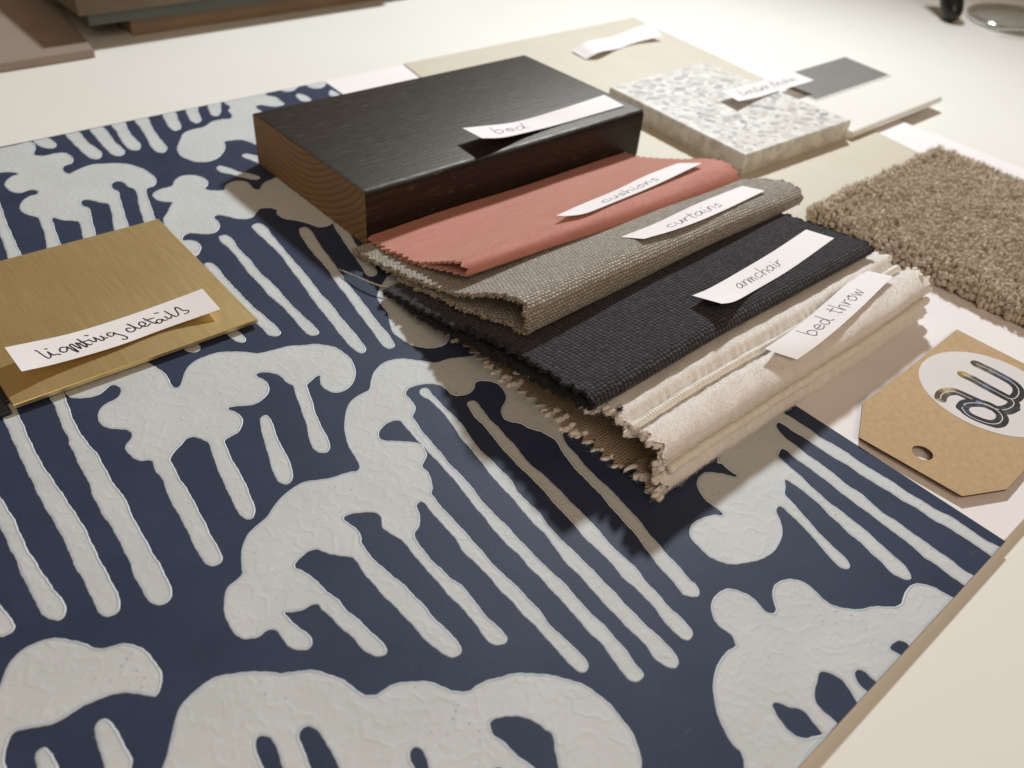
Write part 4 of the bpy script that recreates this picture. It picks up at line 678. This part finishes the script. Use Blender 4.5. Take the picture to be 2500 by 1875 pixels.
# ------------------------------------------------------------------ kraft swing tag with sticker
tagx = lambda x, y: 5.3+1.5*max(0, min(1, (300-x)/60))**1.2+.25*math.sin(x*.1)
hexa = [(334.4, 82.7), (256.7, 80.6), (238.6, 71.4), (241.2, 35.4), (256.8, 27.6), (334.4, 29.2)]
kt = empty('swing_tag', (287, 55, 5), 'brown kraft swing tag with round white logo sticker and punched hole', 'tag')
def warped_sheet(outer, hole, thick, zf, mat, name, parent, edge_mat=None):
    """sheet with one round hole, bent to follow zf"""
    O = []
    for i in range(len(outer)):
        a, b = np.array(outer[i], float), np.array(outer[(i+1) % len(outer)], float); k = max(1, int(np.linalg.norm(b-a)/3))
        for j in range(k): O.append(a+(b-a)*j/k)
    H = [np.array([hole[0]+hole[2]*math.cos(t), hole[1]+hole[2]*math.sin(t)]) for t in np.linspace(0, 2*math.pi, 33)[:-1]] if hole else []
    polys = [[Vector((p[0], p[1], 0)) for p in O]]+([[Vector((p[0], p[1], 0)) for p in H]] if hole else [])
    A = O+H; bm = bmesh.new(); vs_ = [bm.verts.new((p[0], p[1], 0)) for p in A]
    for t in tessellate_polygon(polys):
        try: bm.faces.new([vs_[i] for i in t])
        except ValueError: pass
    xs_ = [p[0] for p in A]
    for x in np.arange(min(xs_)+1.3, max(xs_), 2.5):
        bmesh.ops.bisect_plane(bm, geom=bm.verts[:]+bm.edges[:]+bm.faces[:], plane_co=(x, 0, 0), plane_no=(1, 0, 0))
    bmesh.ops.recalc_face_normals(bm, faces=bm.faces[:]); bm.verts.index_update()
    T = [(v.co.x, v.co.y) for v in bm.verts]; n = len(T)
    V = [(x, y, zf(x, y)+thick) for x, y in T]+[(x, y, zf(x, y)) for x, y in T]
    F = []
    for f in bm.faces:
        t = tuple(v.index for v in f.verts)
        ar = sum(T[t[i-1]][0]*T[t[i]][1]-T[t[i]][0]*T[t[i-1]][1] for i in range(len(t)))
        F.append(t if ar > 0 else t[::-1])
    nt = len(F); F += [tuple(i+n for i in f)[::-1] for f in F]
    for e in bm.edges:
        if len(e.link_faces) == 1:
            i, j = e.verts[0].index, e.verts[1].index
            t = F[0]; ff = tuple(v.index for v in e.link_faces[0].verts)
            F.append((i, j, n+j, n+i))
    bm.free(); fm = None
    if edge_mat: mat = [mat, edge_mat]; fm = [0]*(2*nt)+[1]*(len(F)-2*nt)
    return mesh_obj(name, V, F, mat, parent, False, None, fm)
warped_sheet(hexa, (249.8, 53.7, 3.5), .75, tagx, M['kraft'], 'card', kt, M['kraft_edge'])
circle = [(304+24.8*math.cos(t), 55.4+24.8*math.sin(t)) for t in np.linspace(0, 2*math.pi, 65)[:-1]]
st = warped_sheet(circle, None, .12, lambda x, y: tagx(x, y)+.76, M['sticker'], 'sticker', kt)
def ribbon(path3, width, normal=(0, 0, 1), capr=6):
    """flat stroke with round ends lying on a surface"""
    P = np.array(path3, float); n = len(P); V = []; F = []
    for i in range(n):
        t = P[min(i+1, n-1)]-P[max(i-1, 0)]; t /= np.linalg.norm(t)+1e-9
        s = np.cross(normal, t); s /= np.linalg.norm(s)+1e-9
        w = width[i] if hasattr(width, '__len__') else width
        V += [P[i]-s*w/2, P[i]+s*w/2]
    F = [(2*i, 2*i+2, 2*i+3, 2*i+1) for i in range(n-1)]
    for e, sg in ((0, -1), (n-1, 1)):
        t = (P[1]-P[0]) if e == 0 else (P[-1]-P[-2]); t /= np.linalg.norm(t)+1e-9; s = np.cross(normal, t); s /= np.linalg.norm(s)+1e-9
        w = (width[e] if hasattr(width, '__len__') else width)/2; b = len(V)
        V += [P[e]+w*(math.cos(a)*s*-1+sg*math.sin(a)*t) for a in np.linspace(0, math.pi, capr)]
        F.append(tuple(range(b, b+capr)) if sg < 0 else tuple(range(b, b+capr))[::-1])
    return V, F
def up(V, F):
    out = []
    for f in F:
        a, b, c = [np.array(V[i]) for i in f[:3]]
        out.append(f if np.cross(b-a, c-a)[2] > 0 else f[::-1])
    return out
VV = []; FF = []; VW = []; FW = []
for li, path in enumerate(LOGO):
    P2 = crspline(path, .6)
    for (width, dz, A, B) in ((4.4 if li < 3 else 3.4, .93+li*.004, VV, FF), (.34, .96, VW, FW)):
        if width < 1 and li == 3: continue
        V, F = ribbon([(p[0], p[1], tagx(p[0], p[1])+dz) for p in P2], width, capr=9); F = up(V, F)
        b = len(A); A += V; B += [tuple(i+b for i in f) for f in F]
mesh_obj('logo_letters', VV, FF, M['logo'], st)
mesh_obj('logo_inner_line', VW, FW, M['sticker'], st)

# ------------------------------------------------------------------ paper label strips with handwriting
GLYPH = {
 'a': ([[(.9, .9), (.5, 1), (.1, .7), (.1, .25), (.4, 0), (.8, .3), (.95, .95), (.95, .2), (1.2, .1)]], 1.3),
 'b': ([[(.1, 2), (.15, .1), (.5, 0), (.9, .3), (.85, .8), (.5, 1), (.2, .7)]], 1.2),
 'c': ([[(.85, .85), (.5, 1), (.1, .6), (.15, .15), (.5, 0), (.95, .2)]], 1.1),
 'd': ([[(.85, .9), (.4, 1), (.1, .5), (.3, 0), (.7, .2), (.9, 1), (.95, 2), (.95, .3), (1.25, 0)]], 1.3),
 'e': ([[(.1, .5), (.8, .6), (.75, .95), (.4, 1), (.1, .5), (.3, .05), (.9, .2)]], 1.0),
 'f': ([[(.8, 1.9), (.5, 2), (.35, 1.4), (.3, -.6)], [(0, 1), (.8, 1.05)]], .9),
 'h': ([[(.1, 2), (.15, 0), (.3, .8), (.6, 1), (.8, .7), (.85, 0)]], 1.1),
 'i': ([[(.15, 1), (.2, .1), (.45, 0)], [(.12, 1.5), (.26, 1.52)]], .55),
 'm': ([[(.1, 1), (.15, 0), (.3, .8), (.5, 1), (.6, .6), (.65, 0), (.8, .8), (1, 1), (1.1, .6), (1.2, 0)]], 1.45),
 'n': ([[(.1, 1), (.15, 0), (.3, .8), (.6, 1), (.75, .7), (.85, 0)]], 1.1),
 'o': ([[(.5, 1), (.1, .6), (.2, .1), (.6, 0), (.9, .5), (.5, 1), (.8, 1.02)]], 1.1),
 'r': ([[(.1, 1), (.15, 0), (.3, .75), (.7, 1)]], .8),
 's': ([[(.75, .9), (.4, 1), (.15, .75), (.6, .4), (.65, .1), (.1, .05)]], .9),
 't': ([[(.3, 1.7), (.3, .2), (.6, 0)], [(0, 1.1), (.7, 1.15)]], .8),
 'u': ([[(.1, 1), (.1, .3), (.35, 0), (.7, .3), (.8, 1), (.85, .1)]], 1.1),
 'w': ([[(0, 1), (.25, 0), (.5, .8), (.75, 0), (1.05, 1)]], 1.25), ' ': ([], .9)}
def text_ink(text, s0, s1, base, xh, slant=.12, seed=1):
    r = random.Random(seed); tot = sum(GLYPH[c][1] for c in text); k = (s1-s0)/tot; x = 0; out = []
    for c in text:
        st, adv = GLYPH[c]; dy = r.uniform(-.06, .06)
        for q in st: out.append([(s0+k*(x+px+slant*py+r.uniform(-.03, .03)), base+xh*(py+dy+r.uniform(-.03, .03))) for px, py in q])
        x += adv
    return out
def strip(key, label, ink, pen=.42):
    bk, fr = STRIPS[key]; nS = 40
    B, _ = resample(crspline(bk, 1.0), nS); Fr, _ = resample(crspline(fr, 1.0), nS); nT = 7
    V = []
    for i in range(nS):
        for j in range(nT):
            t = j/(nT-1); V.append(Fr[i]*(1-t)+B[i]*t)
    V = np.array(V); top = V+np.array([0, 0, .12]); o = len(V)
    F = grid_faces(nS, nT, o, False).tolist()+grid_faces(nS, nT, 0, True).tolist()
    F = [tuple(f) for f in F]
    for i in range(nS-1): F += [(i*nT, (i+1)*nT, o+(i+1)*nT, o+i*nT), (o+i*nT+nT-1, o+(i+1)*nT+nT-1, (i+1)*nT+nT-1, i*nT+nT-1)]
    for j in range(nT-1): F += [(o+j, o+j+1, j+1, j), ((nS-1)*nT+j, (nS-1)*nT+j+1, o+(nS-1)*nT+j+1, o+(nS-1)*nT+j)]
    ob = tag(mesh_obj('paper_label', np.concatenate([V, top]), F, M['paper'], None, False), label, 'label', 'handwritten paper labels')
    def S(s, t):
        x = max(0, min(.9999, s))*(nS-1); i = int(x); w = x-i
        f = Fr[i]*(1-w)+Fr[i+1]*w; b = B[i]*(1-w)+B[i+1]*w
        return f*(1-t)+b*t+np.array([0, 0, .15])
    nrm = np.cross(B[nS//2]-Fr[nS//2], Fr[-1]-Fr[0]); nrm = -nrm if nrm[2] < 0 else nrm; nrm /= np.linalg.norm(nrm)
    VV = []; FF = []
    for q in ink:
        if len(q) < 2: continue
        c = crspline(q, .006); P3 = [S(a, b) for a, b in c]
        w = [pen*(.85+.3*abs(math.sin(i*.35))) for i in range(len(P3))]
        V2, F2 = ribbon(P3, w, nrm, 5); F2 = up(V2, F2); b0 = len(VV); VV += V2; FF += [tuple(i+b0 for i in f) for f in F2]
    if VV: mesh_obj('handwriting', VV, FF, M['pen'], ob)
strip('lighting', 'white paper strip reading lighting details on the brass plate', INK_LIGHTING, .58)
strip('bed', 'white paper strip reading bed curling up on the dark wood block', text_ink('bed', .12, .36, .30, .26, seed=2), .5)
strip('cushions', 'narrow white paper strip reading cushions on the coral velvet', text_ink('cushions', .28, .70, .28, .26, seed=3), .44)
strip('curtains', 'white paper strip reading curtains on the grey beige cloth', text_ink('curtains', .22, .66, .28, .26, seed=4), .46)
strip('armchair', 'white paper strip reading armchair on the black cloth', text_ink('armchair', .24, .60, .34, .24, seed=5), .44)
strip('bedthrow', 'white paper strip reading bed throw on the cream plush', text_ink('bed throw', .24, .78, .32, .28, seed=6), .46)
strip('finishes', 'white paper strip with two scribbled words bridging terrazzo tile and grey card', text_ink('furniture finishes', .12, .88, .36, .24, seed=7), .45)
strip('paint', 'wavy white paper strip on the beige card behind the wood block', [[(.30, .45), (.33, .5), (.36, .42)], [(.42, .5), (.45, .55), (.47, .42), (.5, .52)], [(.58, .5), (.62, .46)], [(.68, .52), (.70, .44), (.74, .5)]], .3)

# ------------------------------------------------------------------ loose thread, lint
P3 = crspline(THREAD, .5); P3 = P3+np.stack([.12*np.sin(np.arange(len(P3))*1.3), .12*np.cos(np.arange(len(P3))*1.1), 0*np.arange(len(P3))], 1)
V, F = tube(P3, .34, 6); tag(mesh_obj('loose_thread', V, F, M['yarn_grey'], None, True), 'loose grey thread trailing from the curtain swatch over the wallpaper', 'thread')

rnd = np.random.default_rng(31)
for (c, mat, n_, ln, wd, lab) in (((163.5, 117.5, 26.3), M['lint_dark'], 60, .9, .28, 'tiny dark lint speck on the cream throw'), ((171, 95.2, 8.0), M['lint_blue'], 160, 1.5, .10, 'pale blue lint wisp on the front fold of the cream throw')):
    V, F = fuzz(np.array(c)+rnd.normal(0, .45, (n_, 3))*np.array([1.3, .7, .5]), rnd.normal(0, 1, (n_, 3)), ln, wd, .5, rnd)
    tag(mesh_obj('lint', V, F, mat), lab, 'lint')
# ------------------------------------------------------------------ things at the back of the table
V, F = prism([(-60, 557.5), (162.4, 558.2), (174.5, 664), (178, 720), (-60, 720)], 1.7, 7.0, .35)
tag(mesh_obj('ceramic_tile', V, F, M['taupe']), 'thin taupe tile lying on the table at the upper left corner', 'tile')
def board(x0, x1, y0, y1, z0, z1, mat, label):
    V, F = prism([(x0, y0), (x1, y0), (x1, y1), (x0, y1)], z0, z1, .4); tag(mesh_obj('sample_board', V, F, mat), label, 'board', 'stacked sample boards at the back')
board(197, 470, 586, 730, 1.7, 13.6, M['ply'], 'pale timber board, lowest of the stack at the top edge')
board(169.5, 420, 578.5, 730, 13.7, 21.6, M['green'], 'dark grey green board in the middle of the stack')
board(163, 400, 573.5, 730, 21.7, 32.5, M['oak'], 'dull oak board on top of the stack at the top edge')

# ------------------------------------------------------------------ pair of glasses at the far right
gl = empty('glasses', (840, 300, 1.6), 'pair of glasses with black arm tip and clear lens at the upper right corner', 'glasses')
tp = crspline([(800, 315, 3.2), (806, 322, 12), (813, 333, 26), (822, 350, 45), (835, 375, 70)], 2.0)
rad = [9.5*min(1, math.sqrt(max(.02, 1-(1-min(1, i/9))**2))) for i in range(len(tp))]
V, F = tube(tp, rad, 16); V = np.array(V)
mesh_obj('arm_tip', V, F, M['black_plastic'], gl, True)
lens = []
for t in np.linspace(0, 2*math.pi, 49)[:-1]: lens.append((864+45*math.cos(t), 284+42*math.sin(t), 4.4))
lens.append(lens[0]); V, F = tube(lens, 2.6, 10, False); mesh_obj('lens_rim', V, F, M['clear_rim'], gl, True)
V = []; F = []; nr = 8
for i in range(nr+1):
    for t in np.linspace(0, 2*math.pi, 41)[:-1]:
        r = i/nr; V.append((864+43*r*math.cos(t), 284+40*r*math.sin(t), 4.6+3.0*(1-r*r)))
for i in range(nr):
    for k in range(40): F.append((i*40+k, (i+1)*40+k, (i+1)*40+(k+1) % 40, i*40+(k+1) % 40))
V2 = [(x, y, z-1.2) for x, y, z in V]; o = len(V); F += [tuple(a+o for a in f)[::-1] for f in F]
mesh_obj('lens', V+V2, F, M['glass'], gl, True)
br = crspline([(832, 250, 6), (822, 256, 9), (812, 268, 9), (806, 280, 6)], 1.0); V, F = tube(br, 1.5, 8); mesh_obj('bridge', V, F, M['glass'], gl, True)
